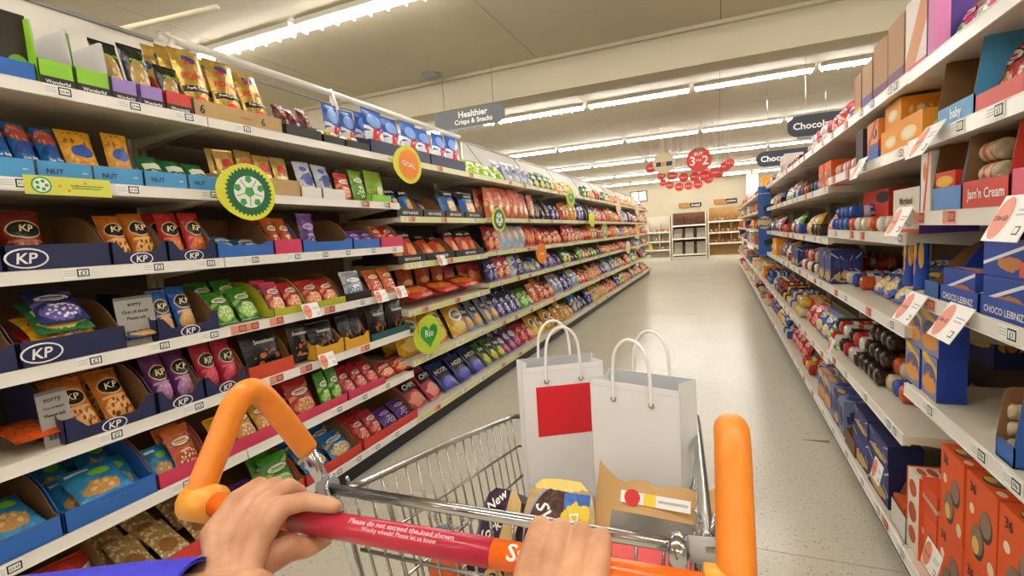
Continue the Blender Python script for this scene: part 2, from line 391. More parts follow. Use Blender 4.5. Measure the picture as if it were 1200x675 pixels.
def put_barker(side, px, py, i, txt, tilt=28, rot=0, X=None, sc=1.0):
    X = X if X is not None else ((XF+.035) if side == 'L' else (XR-.035)); p = onX(px, py, X); k = bay_of(side, p.y)
    ob('promo_card', barker(txt), SHO[side, k, i], T(*p) @ (RL if side == 'L' else RRt) @ Matrix.Rotation(R(rot), 4, 'Y') @ Matrix.Rotation(R(-tilt), 4, 'X') @ Matrix.Scale(sc, 4))
# tickets read off the photograph on the near bays, regular ones further along
for i, lst in enumerate([[(68, '£3.60'), (152, '£3.60'), (216, '£3.60'), (285, '£1')], [(18, '£1.50'), (150, '£1.50'), (246, '£1.50'), (425, '£2'), (450, '£2')], [(90, '£3'), (180, '£2'), (242, '£2'), (295, '£2'), (345, '£2'), (378, '£2'), (405, '£2'), (435, '£2'), (460, '£2')],
                         [(105, '£3'), (187, '£2'), (246, '£1'), (422, '£2')], [(130, '£2'), (228, '£2'), (380, '£2')], [(8, '£2.65'), (214, '£1.75'), (395, '£2'), (425, '£2'), (452, '£2')], [(395, '£1.50'), (418, '£1.50'), (440, '£1.50'), (463, '£1.50')]]):
    for px, t in lst: put_ticket('L', yAt(px, XF, LROW[i]), i, t)
for i, lst in {1: [(425, ''), (450, '')], 3: [(275, ''), (290, ''), (320, ''), (383, '')], 4: [(320, ''), (355, ''), (425, '')]}.items():
    for px, t in lst: put_ticket('L', yAt(px, XF, LROW[i])+.02, i, '2 for £3', True)
for k in range(2, NL+1):
    for i in range(6):
        for q in range(3 if k < 7 else 2):
            y = LB0+(k-1)*LBW+.2+q*.45+random.uniform(-.08, .08); put_ticket('L', y, i, random.choice(['£1', '£2', '£1.50']), random.random() < .35)
for i, lst in {0: [1010, 1050], 1: [1085, 1125, 1170], 2: [(1080), (1115)], 3: [1092, 1130, 1185], 4: [1050, 1090, 1150, 1190], 5: [1030, 1058, 1085]}.items():
    for px in lst: put_ticket('R', yAt(px, XR, RROW[i]), i, {4: '50p', 5: '£2'}.get(i, '£1'), px in (1080, 1115, 1092, 1130, 1085))
for k in range(1, NR+1):
    for i in range(6):
        for q in range(4 if k < 6 else 2):
            y = RB0+(k-1)*RBW+.15+q*.34+random.uniform(-.08, .08); put_ticket('R', y, i, random.choice(['£1', '£2', '50p']), random.random() < .35)
put_barker('L', 365, 364, 3, '2 for £3', 20); put_barker('L', 447, 347, 3, '2 for £3', 20); put_barker('L', 470, 342, 3, '2 for £3', 20); put_barker('L', 384, 422, 4, '2 for £3', 20); put_barker('L', 518, 305, 2, '2 for £3', 20)
put_barker('R', 1084, 165, 1, '2 for £3', 30, sc=1.3); put_barker('R', 1053, 260, 2, '2 for £3', 24, sc=1.3); put_barker('R', 1186, 256, 2, '2 for £3', 24, sc=1.3); put_barker('R', 1066, 361, 3, '2 for £3', 30, sc=1.3); put_barker('R', 1114, 378, 3, '2 for £3', 30, sc=1.3); put_barker('R', 1006, 198, 1, '2 for £3', 25, sc=1.2); put_barker('R', 1028, 552, 5, '2 for £3', 12); put_barker('R', 1092, 655, 5, '2 for £3', 12); put_barker('R', 974, 405, 4, '2 for £3', 15)
# rail and white header boards along the top of the left shelving
hr = empty('header_rail', (-2.5, 3, 2.0)); tag(hr, 'white tube rail on stays above the left top shelf', 'rail')
b = MB(); b.tube([(-2.5, 1.7, 2.475), (-2.5, 4.75, 2.475)], .022, 10); ob('rail_tube', b.mesh('rail_tube', M_white, True), hr)
b = MB(); b.tube([(-2.5, 1.7, 2.40), (-2.5, 4.75, 2.40)], .008, 8); ob('lower_rail', b.mesh('lower_rail', M_grey, True), hr)
for y in (1.75, 2.87, 4.6):
    b = MB(); b.tube([(-2.5, y, 2.03), (-2.5, y, 2.5)], .012, 8); b.tube([(-2.5, y, 2.5), (-2.44, y, 2.32)], .012, 8); ob('stay', b.mesh('stay', M_white, True), hr)
def header(y0, y1, label):
    e = empty('header_board', (-2.52, (y0+y1)/2, 2.0)); tag(e, label, 'header board', 'white header boards on the left shelving')
    b = MB(); b.box(-2.54, -2.52, y0, y1, 2.0, 2.44); ob('board', b.mesh('board', mat('board_white', 'f3f0e8', .5)), e)
    b = MB(); b.box(-2.545, -2.51, y0, y1, 2.44, 2.455); ob('top_trim', b.mesh('top_trim', M_grey), e)
    b = MB(); b.tube([(-2.5, y0+.02, 2.45), (-2.2, y0+.05, 2.0)], .006, 6); ob('stay', b.mesh('stay', M_grey), e)
header(.2, 1.68, 'white header board above the nearest left bay')
for k in range(9): header(4.85+k*1.34, 4.85+(k+1)*1.34-.02, 'white header board, %s along past the tube rail' % ORD[k])
b = MB(); b.tube([(-2.75, 1.6, 2.50), (-2.1, 1.72, 2.52)], .014, 8); p = ob('cross_pole', b.mesh('cross_pole', mat('pole_cream', 'e6dcc0', .5), True)); tag(p, 'short cream cross pole over the near header board', 'pole')

# ------------------------------------------------------------------ goods: generators
REG = []          # (object, description, side, shelf index, y, extra) -> labels are written at the end
def reg(o, desc, cat, side, i, y, extra=''): o['category'] = cat; REG.append((o, desc, side, i, y, extra)); return o
def th(u, v, var):
    U, V = abs(2*u-1), abs(2*v-1)
    t = .5*max(0, 1-U**2.6)**.6*max(0, 1-V**3.4)**.8
    t *= (1.18-.4*v) if var % 3 else (1.05-.15*v)
    return t*(1+.10*math.sin(9*u+var*2.1)*math.cos(7*v+var)+.06*math.sin(17*u-13*v+var))
def bx_(u, v, var): return (u-.5)*(1-.07*(1-(2*v-1)**2))+.012*math.sin(5*v+var*1.7)
BAGM = {}
def bag_mesh(var, m):
    if (var, m.name) in BAGM: return BAGM[var, m.name]
    b = MB(); nx, nz = 8, 10
    for s in (-1, 1):
        base = len(b.v)
        for j in range(nz+1):
            for i in range(nx+1):
                u, v = i/nx, j/nz; t = th(u, v, var)
                b.v.append((bx_(u, v, var), s*t, v+(.012*(i % 2) if j in (0, nz) else 0)))
        for j in range(nz):
            for i in range(nx):
                a = base+j*(nx+1)+i; q = [a, a+1, a+nx+2, a+nx+1]; uv = [(i/nx, j/nz), ((i+1)/nx, j/nz), ((i+1)/nx, (j+1)/nz), (i/nx, (j+1)/nz)]
                b.f.append(q if s < 0 else q[::-1]); b.u.append(uv if s < 0 else uv[::-1]); b.m.append(0)
    for z0, z1 in ((-.03, .008), (.992, 1.035)):      # crimped end seals
        b.box(-.49, .49, -.012, .012, z0, z1, 0)
        b.u[-6:] = [[(.02, .97 if z0 > .5 else .03)]*4]*6
    me = b.mesh('bag', m, True); BAGM[var, m.name] = me; return me
def bag_text(var, asp, items, key):
    """print lifted off the curved front of a bag: (text, w, h, cx, cz, material, shear) in bag units"""
    k = (var, round(asp, 1), key)
    if k in BAGM: return BAGM[k]
    mats = []; b = MB()
    for s, w, h, cx, cz, m, sh in items:
        if m not in mats: mats.append(m)
        def fn(x, z, cx=cx, cz=cz):
            u, v = .5+cx+x/1.0, cz+z/asp
            return (bx_(u, v, var), -th(min(max(u, 0), 1), min(max(v, 0), 1), var)-.11, v)
        text_into(b, s, w, h*asp, fn, mats.index(m), sh)
    BAGM[k] = b.mesh('lettering', mats); return BAGM[k]
def one_bag(M, w, h, t, m, var=0, text=None, name='snack_bag'):
    o = ob(name, bag_mesh(var, m), None, M @ Matrix.Diagonal((w, t, h, 1)))
    if text:
        for q, line in enumerate(text[1]): sub('lettering', bag_text(var, h/w, [line], text[0]+str(q)), o)
    return o
def bg(side, i, x0, x1, n, m, h, desc, cat='snack bag', name='snack_bag', t=.055, lean=14, inset=.035, text=None, wf=.93, dz=.004, rows=1, drow=.055, dh=0, yaw=3.5, X=None, k=None, lie=False, y01=None, extra=''):
    X = XF if side == 'L' else XR
    if name == 'snack_bag':
        d0 = desc if isinstance(desc, str) else desc[0]
        for key, nm in (('tortilla', 'tortilla_chip_bag'), ('popped', 'popped_crisp_bag'), ('corn snack', 'corn_snack_bag'), ('crisp bag', 'crisp_bag')):
            if key in d0: name = nm; cat = nm.replace('_', ' ') if key != 'crisp bag' else 'crisp bag'; break
    if rows > 1 and not lie: drow = max(drow, t*.9/math.cos(R(lean)))
    if y01: ya, yb = y01
    else:
        zr = rz(side, 0 if k is None else k, i)
        sg = -1 if side == 'L' else 1
        ya, yb = sorted((yAt(x0, X+sg*inset, zr), yAt(x1, X+sg*inset, zr)))
    kb = bay_of(side, (ya+yb)/2) if k is None else k
    z = rz(side, kb, i)+dz; w = (yb-ya)/n
    for r in range(rows-1, -1, -1):
        for q in range(n):
            y = ya+(q+.5)*w
            mm = m[q % len(m)] if isinstance(m, (list, tuple)) else m
            var = (q*2+r+i) % 5
            hh = h*(random.uniform(.95, 1.05) if y01 is None else random.uniform(.82, 1.08))
            if lie:
                M = SM(side, y, z+t*.62+r*t*.8, inset) @ Matrix.Rotation(R(random.uniform(-yaw, yaw)), 4, 'Z') @ Matrix.Rotation(R(-lean), 4, 'X')
            else:
                M = SM(side, y, z+.032*hh+r*dh, inset+t*.55+r*drow) @ Matrix.Rotation(R(random.uniform(-yaw, yaw)), 4, 'Z') @ Matrix.Rotation(R(random.uniform(-2, 2)), 4, 'Y') @ Matrix.Rotation(R(-lean-random.uniform(-3, 3)), 4, 'X')
            o = one_bag(M, w*wf, hh, t, mm, var, text if r == 0 or text is None else None, name)
            reg(o, desc if not isinstance(desc, (list, tuple)) else desc[q % len(desc)], cat, side, i, y, extra or ('behind the front ones' if r == 1 else ('at the back' if r > 1 else '')))
TRM = {}
def tray_mesh(w, d, hf, hb, dip, tall, mo, mi_, band=None):
    k = (round(w, 2), d, hf, hb, dip, tall, mo.name, mi_.name, band.name if band else '')
    if k in TRM: return TRM[k]
    b = MB(); t = .003; w2 = w/2
    b.box(-w2, w2, 0, d, 0, t, 1); b.box(-w2+t, w2-t, d-t, d, t, hb, [1, 0, 1, 1, 1, 1])
    if tall: prof = [(0, 0), (d, 0), (d, hb), (d*.12, hb), (d*.06, hb*.97), (0, hf)]
    else:
        prof = [(0, 0), (d, 0), (d, hb), (d*.62, hb)]
        for q in range(1, 5): a = q/5*math.pi/2; prof.append((d*(.62-.5*math.sin(a)), hf+(hb-hf)*(math.cos(a))**1.6))
        prof += [(d*.1, hf), (0, hf)]
    b.extr(prof, 'x', -w2, -w2+t, 0, 1, 1); b.extr(prof, 'x', w2-t, w2, 1, 0, 1)
    if dip < 1: fp = [(-w2, 0), (w2, 0), (w2, hf), (w2*.8, hf), (w2*.55, hf*dip), (-w2*.55, hf*dip), (-w2*.8, hf), (-w2, hf)]
    else: fp = [(-w2, 0), (w2, 0), (w2, hf), (-w2, hf)]
    b.extr(fp, 'y', 0, t, 0, 1, 1)
    if band: b.box(-w2, w2, -.0008, 0, .0, hf*.38, 2)
    TRM[k] = b.mesh('tray', [mo, mi_]+([band] if band else [])); return TRM[k]
def tr(side, i, x0, x1, hf, hb, out, desc, d=.3, dip=1, tall=False, inn=None, band=None, text=None, logo=None, inset=.012, k=None, y01=None, name='display_tray', cat='display tray', dz=0):
    X = XF if side == 'L' else XR; sg = -1 if side == 'L' else 1
    if y01: ya, yb = y01
    else:
        zr = rz(side, 0 if k is None else k, i); ya, yb = sorted((yAt(x0, X+sg*inset, zr), yAt(x1, X+sg*inset, zr)))
    y = (ya+yb)/2; kb = bay_of(side, y) if k is None else k; w = yb-ya-.003
    o = ob(name, tray_mesh(w, d, hf, hb, dip, tall, out, inn or M_card, band), None, SM(side, y, rz(side, kb, i)+dz, inset))
    if text:
        for s, tw, thh, cx, cz, m in text: sub('lettering', flat_text(s, tw*w, thh*hf, m), o, T(cx*w, -.0016, cz*hf))
    if logo: sub('logo', logo, o, T((.0 if dip < 1 else -w*.32), -.0012, hf*(.5 if dip == 1 else dip*.45)) @ Matrix.Scale(min(hf*(.66 if dip == 1 else .48), w*.3), 4))
    return reg(o, desc, cat, side, i, y)
CTM = {}
def carton_mesh(w, h, d, mf, ms):
    k = (round(w, 3), round(h, 3), round(d, 3), mf.name, ms.name)
    if k in CTM: return CTM[k]
    b = MB(); w2 = w/2; c = .0016
    b.box(-w2, w2, 0, d, 0, h-.001, [0, 0, 1, 1, 1, 1])
    b.box(-w2+.002, w2-.002, .0, d*.62, h-.001, h, 1)                 # tuck-in lid flap
    b.box(-w2+.002, w2-.002, d*.62+.002, d, h-.001, h-.0002, 1)
    for s in (-1, 1): b.box(s*w2-.0006, s*w2+.0006, d*.3, d*.7, h*.1, h*.9, 1)   # glued side flaps
    CTM[k] = b.mesh('carton', [mf, ms]); return CTM[k]
def ct(side, i, x0, x1, h, mf, desc, ms=None, d=.12, inset=.02, dz=0, text=None, k=None, y01=None, n=1, wf=.97, name='carton', cat='carton', extra='', yaw=2):
    X = XF if side == 'L' else XR; sg = -1 if side == 'L' else 1
    if y01: ya, yb = y01
    else:
        zr = rz(side, 0 if k is None else k, i); ya, yb = sorted((yAt(x0, X+sg*inset, zr), yAt(x1, X+sg*inset, zr)))
    w = (yb-ya)/n
    for q in range(n):
        y = ya+(q+.5)*w; kb = bay_of(side, (ya+yb)/2) if k is None else k
        mm = mf[q % len(mf)] if isinstance(mf, (list, tuple)) else mf
        o = ob(name, carton_mesh(w*wf, h, d, mm, ms or mm), None, SM(side, y, rz(side, kb, i)+dz, inset) @ Matrix.Rotation(R(random.uniform(-yaw, yaw)), 4, 'Z'))
        if text:
            for s, tw, thh, cx, cz, m in text: sub('lettering', flat_text(s, tw*w, thh*h, m), o, T(cx*w, -.0014, cz*h))
        reg(o, desc if not isinstance(desc, (list, tuple)) else desc[q % len(desc)], cat, side, i, y, extra)
RLM = {}
def roll_mesh(m, me_):
    k = (m.name, me_.name)
    if k in RLM: return RLM[k]
    pr = [(.10, 0), (.36, -.01), (.40, -.03)]
    for q in range(9): z = -.05-q*.1; pr += [(.5, z), (.5, z-.07), (.475, z-.085)]
    pr += [(.40, -.97), (.30, -.99), (.12, -1)]
    b = MB(); b.lathe(pr, 14, mi=lambda i: 1 if i < 2 else 0, c=(0, 0, .5), axis='y')
    RLM[k] = b.mesh('roll', [m, me_], True); return RLM[k]
def rl(side, i, x0, x1, n, m, dia, ln, desc, me_=None, layers=1, inset=.03, k=None, y01=None, yaw=4, name='biscuit_roll', cat='biscuit pack', along=False, dz=0):
    X = XF if side == 'L' else XR; sg = -1 if side == 'L' else 1
    if y01: ya, yb = y01
    else:
        zr = rz(side, 0 if k is None else k, i); ya, yb = sorted((yAt(x0, X+sg*inset, zr), yAt(x1, X+sg*inset, zr)))
    w = (yb-ya)/n; kb = bay_of(side, (ya+yb)/2) if k is None else k
    for L in range(layers):
        for q in range(n):
            y = ya+(q+.5)*w
            mm = m[(q+L) % len(m)] if isinstance(m, (list, tuple)) else m
            if along: M = SM(side, y-(ln/2 if side == 'L' else -ln/2), rz(side, kb, i)+dz+L*dia, inset+dia/2+L*.02) @ Matrix.Rotation(R(-90), 4, 'Z')
            else: M = SM(side, y, rz(side, kb, i)+dz+L*dia*1.01, inset+L*.025) @ Matrix.Rotation(R(random.uniform(-yaw, yaw)), 4, 'Z')
            o = ob(name, roll_mesh(mm, me_ or mm), None, M @ Matrix.Diagonal((min(dia, w*.98) if not along else dia, ln, dia, 1)))
            reg(o, desc if not isinstance(desc, (list, tuple)) else desc[(q+L) % len(desc)], cat, side, i, y, 'in the upper layer' if L == 1 else ('on the topmost layer' if L > 1 else ''))
# ------------------------------------------------------------------ pack prints
P = lambda n, b, s=(), **k: pack('pack_'+n, b, s, **k)
def crisp(n, base, logo, img, band=None, **k):
    s = [('r', (0, 1, .9, 1), band or base), ('d', (.35, .5, .06), img), ('g', (.5, .25, .42, .22), img), ('v', (.5, .27, .4, .2, 11), logo), ('e', (.5, .66, .40, .12), '2a1c18'), ('e', (.49, .665, .36, .095), logo), ('r', (.22, .78, .62, .64), base), ('r', (.26, .72, .66, .70), base), ('r', (.3, .7, .42, .45), logo)]
    return P(n, base, s, **k)
def kp(n, base, nut, pale): return P('kp_'+n, base, [('e', (.5, .2, .42, .22), pale), ('v', (.5, .22, .4, .2, 9), nut), ('r', (.1, .9, .40, .45), pale), ('e', (.5, .64, .40, .17), 'd8c38c'), ('e', (.5, .64, .37, .145), '14110f')])
C_cream = mat('print_cream', 'efe0b0', .5); C_red = mat('print_red', 'cf1f26', .45); C_navy = mat('print_navy', '1c2350', .45); C_green = mat('print_green', '7fce3f', .45); C_blk = mat('print_black', '1a1818', .5); C_gold = mat('print_gold', 'e0b23e', .4)
C_yel = mat('print_yellow', 'f5d33a', .45); C_org = mat('print_orange', 'f0802a', .45)
KPT = ('KP', [('KP', .5, .13, 0, .64, C_cream, .2)])
def kp_logo():
    b = MB(); ellipse(b, 0, 0, 1, .58, 0, 0); ellipse(b, 0, 0, .9, .49, -.02, 1); text_into(b, 'KP', 1.3, .6, lambda x, z: (x, -.05, z), 0, .15)
    return b.mesh('logo', [M_txtw, C_navy])
KPL = kp_logo()
T_navy = mat('tray_navy', '20264f', .5, noise=.1); T_blue = mat('tray_blue', '2a66b8', .5, noise=.1); T_sky = mat('tray_sky', '4a9bd0', .5, noise=.08); T_pink = mat('tray_pink', 'd2375f', .5, noise=.08); T_lime = mat('tray_lime', '8ecb34', .5, noise=.05); T_lil = mat('tray_lilac', '9d82c8', .5, noise=.05)
T_red = mat('tray_red', 'd23a2e', .5, noise=.08); T_black = mat('tray_black', '1d1a19', .5, noise=.1); T_yell = mat('tray_mustard', 'e0a62c', .5, noise=.08); T_teal = mat('tray_teal', '1d5a5c', .5); T_brick = mat('tray_brick', 'cf4a2c', .5, noise=.08); T_chart = mat('tray_chartreuse', 'b2b52c', .5); T_tan = mat('tray_tan', 'c3a06a', .6, noise=.12); T_greyb = mat('tray_greyboard', 'bdb9b2', .7, noise=.06); T_white = mat('tray_white', 'e6e3dc', .6); T_brown = mat('tray_choc', '4a3322', .6, noise=.1)
kp_brown = kp('dryroast', '8c2a1c', 'c98a4a', 'b5553a'); kp_or = kp('honey', 'dc7f2a', '8a4a1c', 'f0b060'); kp_red = kp('jumbo', 'cc2f2a', 'e8a050', 'e66a3c'); kp_blue = kp('salted', '2d62b5', 'e0b070', 'd8a866'); kp_pur = kp('raisin', '7b3a7e', 'd9a5c0', 'b886b5'); kp_pnk = kp('pinkred', 'cc2f4c', 'e66a78', 'e0566c')
wond = P('pistachio', '17150f', [('e', (.42, .42, .33, .34), 'b08f58'), ('v', (.42, .42, .33, .34, 7), 'e2c48a')])
porky = P('gold_crackle', 'cfa84e', [('r', (.06, .94, .36, .45), '1c1a17'), ('e', (.5, .17, .26, .13), 'cc2a20'), ('e', (.5, .86, .22, .07), '3b4a86')], metal=.45, rough=.28, wr=.6)
POT = ('porky', [('Mr', .3, .13, -.1, .78, C_red, .1), ('PORKY', .86, .2, 0, .59, C_red, .1), ('Pork Crackles', .75, .07, 0, .405, M_txtw, 0)])
jerky = crisp('jerky', '6a2018', 'a83a26', '3c1410'); seas = P('seasalt', '2f72b8', [('g', (.5, .8, .46, .2), 'b05040'), ('v', (.5, .8, .45, .18, 9), 'd98a6a'), ('e', (.5, .5, .42, .13), '1d4a92'), ('r', (.1, .9, .1, .2), '5fa4dc')])
SST = ('sea', [('Sea Salt', .66, .12, 0, .3, M_txtw, .15)])
ylnut = P('yellownut', 'e2a424', [('v', (.5, .82, .45, .18, 8), '8a4d1a'), ('e', (.5, .56, .32, .13), '2a4d9c'), ('e', (.5, .2, .36, .16), 'd07a1e')])
spk = P('specialk', '2f62c0', [('r', (0, 1, 0, .5), 'e6eaf2'), ('e', (.45, .74, .34, .16), '7fa6e6'), ('g', (.62, .17, .34, .16), 'd7a24a'), ('d', (-.3, .6, .04), 'f4f6fa')])
KT = ('K', [('K', .6, .5, .02, .36, C_red, .25)])
gold2 = P('goldbag', 'c9a456', [('r', (.1, .9, .35, .5), 'efe2b8'), ('e', (.5, .68, .3, .12), 'b0302a')], metal=.4, rough=.3, wr=.5)
popb = P('popblue', '1c63b4', [('r', (0, 1, .72, 1), '17161a'), ('g', (.6, .35, .34, .26), 'd9a14c'), ('v', (.6, .35, .3, .22, 7), 'f0cf86')]); popo = P('poporange', 'd9482a', [('r', (0, 1, .72, 1), '17161a'), ('g', (.55, .3, .34, .24), 'e8893a')])
PPT = ('pop', [('popchips', .8, .14, 0, .83, M_txtw, 0)])
green1 = crisp('green1', '3f9a2a', 'e8e6c8', '9ccf58'); green2 = crisp('green2', '7fae2e', 'e9efc0', '4f8a22'); red1 = crisp('red1', 'c8282a', 'f0d9c4', 'e88a4a'); pinkc = crisp('pinkc', 'd6456a', 'f6dcd8', 'e8a05a'); orng = crisp('orange1', 'e0702a', 'f6e0b8', 'c8452a'); silv = crisp('silver', 'b8bcc4', 'e8e8ea', '7888a8', metal=.3); blue1 = crisp('blue1', '2f7fc0', 'e6eef4', 'd8b060'); aqua = P('aquanut', '2f8fc4', [('e', (.6, .7, .2, .1), '7fc63a'), ('g', (.45, .3, .34, .18), 'b98a4c'), ('v', (.45, .3, .3, .16, 8), 'd8b47c'), ('r', (.1, .5, .84, .92), 'e4eef4')])
navy1 = crisp('navy1', '23306e', 'e8e4ec', '6a5aa8'); yel1 = crisp('yellow1', 'e8b224', 'f8f0d8', 'd88a22'); purp = crisp('purple1', '6c3a8e', 'b89ad0', '4a2468'); black1 = P('sensations', '1a1716', [('v', (.5, .32, .36, .2, 6), 'b8622e'), ('r', (.2, .8, .14, .18), '8a7a5a')]); black2 = P('sensations2', '1b1a18', [('v', (.5, .32, .36, .2, 6), '9a4a2a'), ('v', (.5, .25, .3, .1, 8), '6a8a3a')])
SNT = ('sens', [('Sensations', .8, .1, 0, .72, M_txtw, .1)])
redfire = P('redfire', 'd0342a', [('g', (.5, .5, .5, .3), 'e8762c'), ('v', (.5, .45, .45, .3, 7), 'e9a048'), ('e', (.5, .72, .36, .14), 'a81f1c')]); orfire = P('orfire', 'd8662c', [('v', (.5, .5, .5, .45, 6), 'c8402a'), ('e', (.5, .6, .3, .1), 'f0c060')])
hoops = P('hoops', '2b3f9a', [('r', (.04, .96, .42, .86), '17172a'), ('e', (.5, .2, .4, .18), '5a52c0')]); HOT = ('hoops', [('HOOPS', .8, .2, 0, .66, M_txtw, .1)]); chipp = P('chipspink', 'd23a5a', [('r', (.06, .94, .5, .86), '1d1718'), ('g', (.5, .22, .42, .2), 'e8907a')]); CHT = ('chips', [('CHIPS', .76, .2, 0, .68, M_txtw, .1)])
skips = P('skips', '8f98b4', [('e', (.5, .66, .42, .18), '23263a'), ('g', (.5, .25, .4, .2), 'd9a43a')]); SKT = ('S', [('Skips', .7, .2, 0, .66, M_txtw, .15)]); skpg = P('skipsg', '4f8a3a', [('e', (.5, .66, .42, .18), '23263a'), ('g', (.5, .25, .4, .2), 'e0c040')]); skpp = P('skipsp', '6a3a8a', [('e', (.5, .66, .42, .18), 'd8d4e0'), ('g', (.5, .25, .4, .2), 'd85a7a')])
ylbig = P('yellowbig', 'ecb422', [('e', (.5, .58, .34, .2), 'f6efe0'), ('e', (.5, .58, .26, .14), '3a2a1a'), ('g', (.5, .2, .42, .16), 'f0d070'), ('r', (0, 1, .92, 1), 'd88a1c')]); NNT = ('puffs', [('Nik Naks', .5, .16, 0, .58, M_txtw, .1)])
salm = P('salmonbag', 'e8805a', [('v', (.5, .4, .5, .5, 5), 'f0b07a'), ('e', (.5, .7, .36, .14), 'c83a3a'), ('e', (.5, .3, .3, .14), 'f6d8b0')]); whor = P('whiteorange', 'dcdce0', [('v', (.5, .6, .5, .5, 5), 'e8a860'), ('e', (.5, .3, .4, .18), '8fb4d0')])
lime = P('limebag', 'a8cc3a', [('v', (.5, .4, .5, .5, 5), 'dcecb0'), ('e', (.5, .7, .36, .14), 'eef4d8')]); whtb = P('whiteblue', 'dfe2ee', [('g', (.5, .5, .35, .2), '2a3a8a'), ('e', (.4, .8, .2, .08), '4a5ab0')]); grnw = P('greenwhite', '2f7a44', [('r', (.1, .9, .5, .7), 'e6ead8'), ('g', (.5, .25, .4, .2), 'e0c860')])
clearn = P('clearnuts', 'c9a468', [('v', (.5, .5, .6, .6, 10), 'ead0a0'), ('e', (.4, .35, .3, .18), '9a6a3a')], rough=.15); redsw = crisp('redsweet', 'c4222e', 'f2c8c0', 'e05a4a')

# ------------------------------------------------------------------ left side, near bays (shelf index 0 = top)
blkband = mat('band_black', '191817', .5)
WT = [('Wonderful', .7, .24, 0, .19, M_txtw)]
# top shelf
tr('L', 0, -60, 45, .06, .07, T_blue, 'bright blue open tray', d=.26)
tr('L', 0, 47, 90, .085, .21, T_lime, 'lime green nut tray with tall grey side', tall=True, inn=T_greyb, band=blkband, text=WT, d=.22)
tr('L', 0, 91, 131.5, .085, .20, T_lime, 'lime green nut tray with tall grey side', tall=True, inn=T_greyb, band=blkband, text=WT, d=.22)
tr('L', 0, 132.5, 163.5, .08, .10, T_lil, 'lilac pistachio tray', band=blkband, text=WT, d=.22); tr('L', 0, 164.5, 195, .08, .10, T_lil, 'lilac pistachio tray', band=blkband, text=WT, d=.22)
tr('L', 0, 196, 227, .08, .17, T_red, 'red pistachio tray', band=blkband, text=WT, d=.22)
ct('L', 0, -50, 42, .22, P('chocbox', '2e1f16', [('e', (.82, .25, .16, .16), '78b43a'), ('e', (.15, .6, .2, .3), 'c09a5a'), ('e', (.15, .6, .13, .2), '3a2a1c')], wr=0), 'dark brown carton with green disc', d=.1, inset=.06, dz=.004)
PT = ('pist', [('PISTACHIOS', .8, .13, .06, .72, C_green, 0)])
bg('L', 0, 128, 163, 1, wond, .235, 'black pistachio pouch', 'nut pouch', 'nut_pouch', text=PT, t=.06, lean=10); bg('L', 0, 162, 195, 1, wond, .235, 'black pistachio pouch', 'nut pouch', 'nut_pouch', text=PT, t=.06, lean=10); bg('L', 0, 197, 226, 1, wond, .2, 'black pistachio pouch', 'nut pouch', 'nut_pouch', text=PT, t=.06, lean=10)
tr('L', 0, 228, 332, .075, .10, T_tan, 'tan carton tray of gold snack bags', text=[('6', .05, .5, -.42, .5, C_blk), ('6', .05, .5, .25, .5, C_blk), ('PORKY', .12, .35, .05, .5, C_red)], d=.36)
bg('L', 0, 178, 238, 2, porky, .3, 'crumpled gold foil crackling bag behind the pistachios', t=.09, inset=.2, lean=8)
bg('L', 0, 226, 330, 3, porky, .31, 'gold foil pork crackling bag', text=POT, rows=3, drow=.075, dh=.02, t=.09, lean=14, inset=.03)
tr('L', 0, 336, 378, .06, .10, T_black, 'black tray of dark red bags'); bg('L', 0, 338, 376, 3, jerky, .18, 'dark red meat snack bag', lean=22)
tr('L', 0, 380, 405, .05, .09, T_black, 'black tray with green and yellow bags'); tr('L', 0, 406, 434, .05, .09, T_black, 'black tray with green and yellow bags')
bg('L', 0, 380, 432, 4, [grnw, yel1], .12, ['green and white snack bag', 'yellow snack bag'], lean=34)
for a, c in ((435, 470), (471, 505), (506, 546)): tr('L', 0, a, c, .09, .12, T_navy, 'navy tray of blue cereal crisp bags')
bg('L', 0, 392, 468, 5, spk, .27, 'blue and white cereal crisp bag', text=KT, t=.07, inset=.13, lean=6, dz=.0); bg('L', 0, 436, 544, 6, spk, .28, 'blue and white cereal crisp bag in navy tray', text=KT, t=.07, lean=6)
# second shelf
for a, c in ((-40, 44), (45, 111), (112, 169), (170, 221.5), (222.5, 263)): tr('L', 1, a, c, .065, .09, T_sky, 'sky blue nut tray', text=[('NUT', .3, .4, -.2, .5, C_navy), ('NEW', .1, .25, .35, .5, M_txtw)], d=.3)
bg('L', 1, -35, 92, 4, seas, .21, 'blue sea salt nut bag', 'nut bag', 'nut_bag', text=SST, rows=2, lean=26, t=.07)
bg('L', 1, 90, 134, 1, ylnut, .2, 'yellow roasted nut bag', 'nut bag', 'nut_bag', lean=18); bg('L', 1, 137, 168, 1, ylnut, .19, 'yellow roasted nut bag', 'nut bag', 'nut_bag', lean=16)
bg('L', 1, 180, 258, 3, grnw, .15, 'dark green snack bag', lean=34)
tr('L', 1, 264, 353, .085, .1, T_tan, 'tan carton tray of gold bags', d=.3); bg('L', 1, 266, 350, 4, gold2, .2, 'pale gold snack bag', lean=10, rows=2)
for a, c in ((354, 378), (379, 406)): tr('L', 1, a, c, .06, .07, T_white, 'white nut carton tray', d=.25)
bg('L', 1, 358, 398, 2, whtb, .2, 'blue and white foil bag', lean=14, rows=1)
bg('L', 1, 400, 418, 1, red1, .16, 'red snack bag', lean=10); bg('L', 1, 419, 435, 1, green2, .18, 'olive green snack bag', lean=10); tr('L', 1, 436, 459, .05, .06, T_lime, 'lime green pouch tray', d=.2); bg('L', 1, 437, 458, 1, P('limepouch', '9cc42c', [('e', (.55, .35, .2, .14), 'e6ecc0')]), .19, 'lime green standing pouch', 'pouch', 'snack_pouch', t=.08, lean=6)
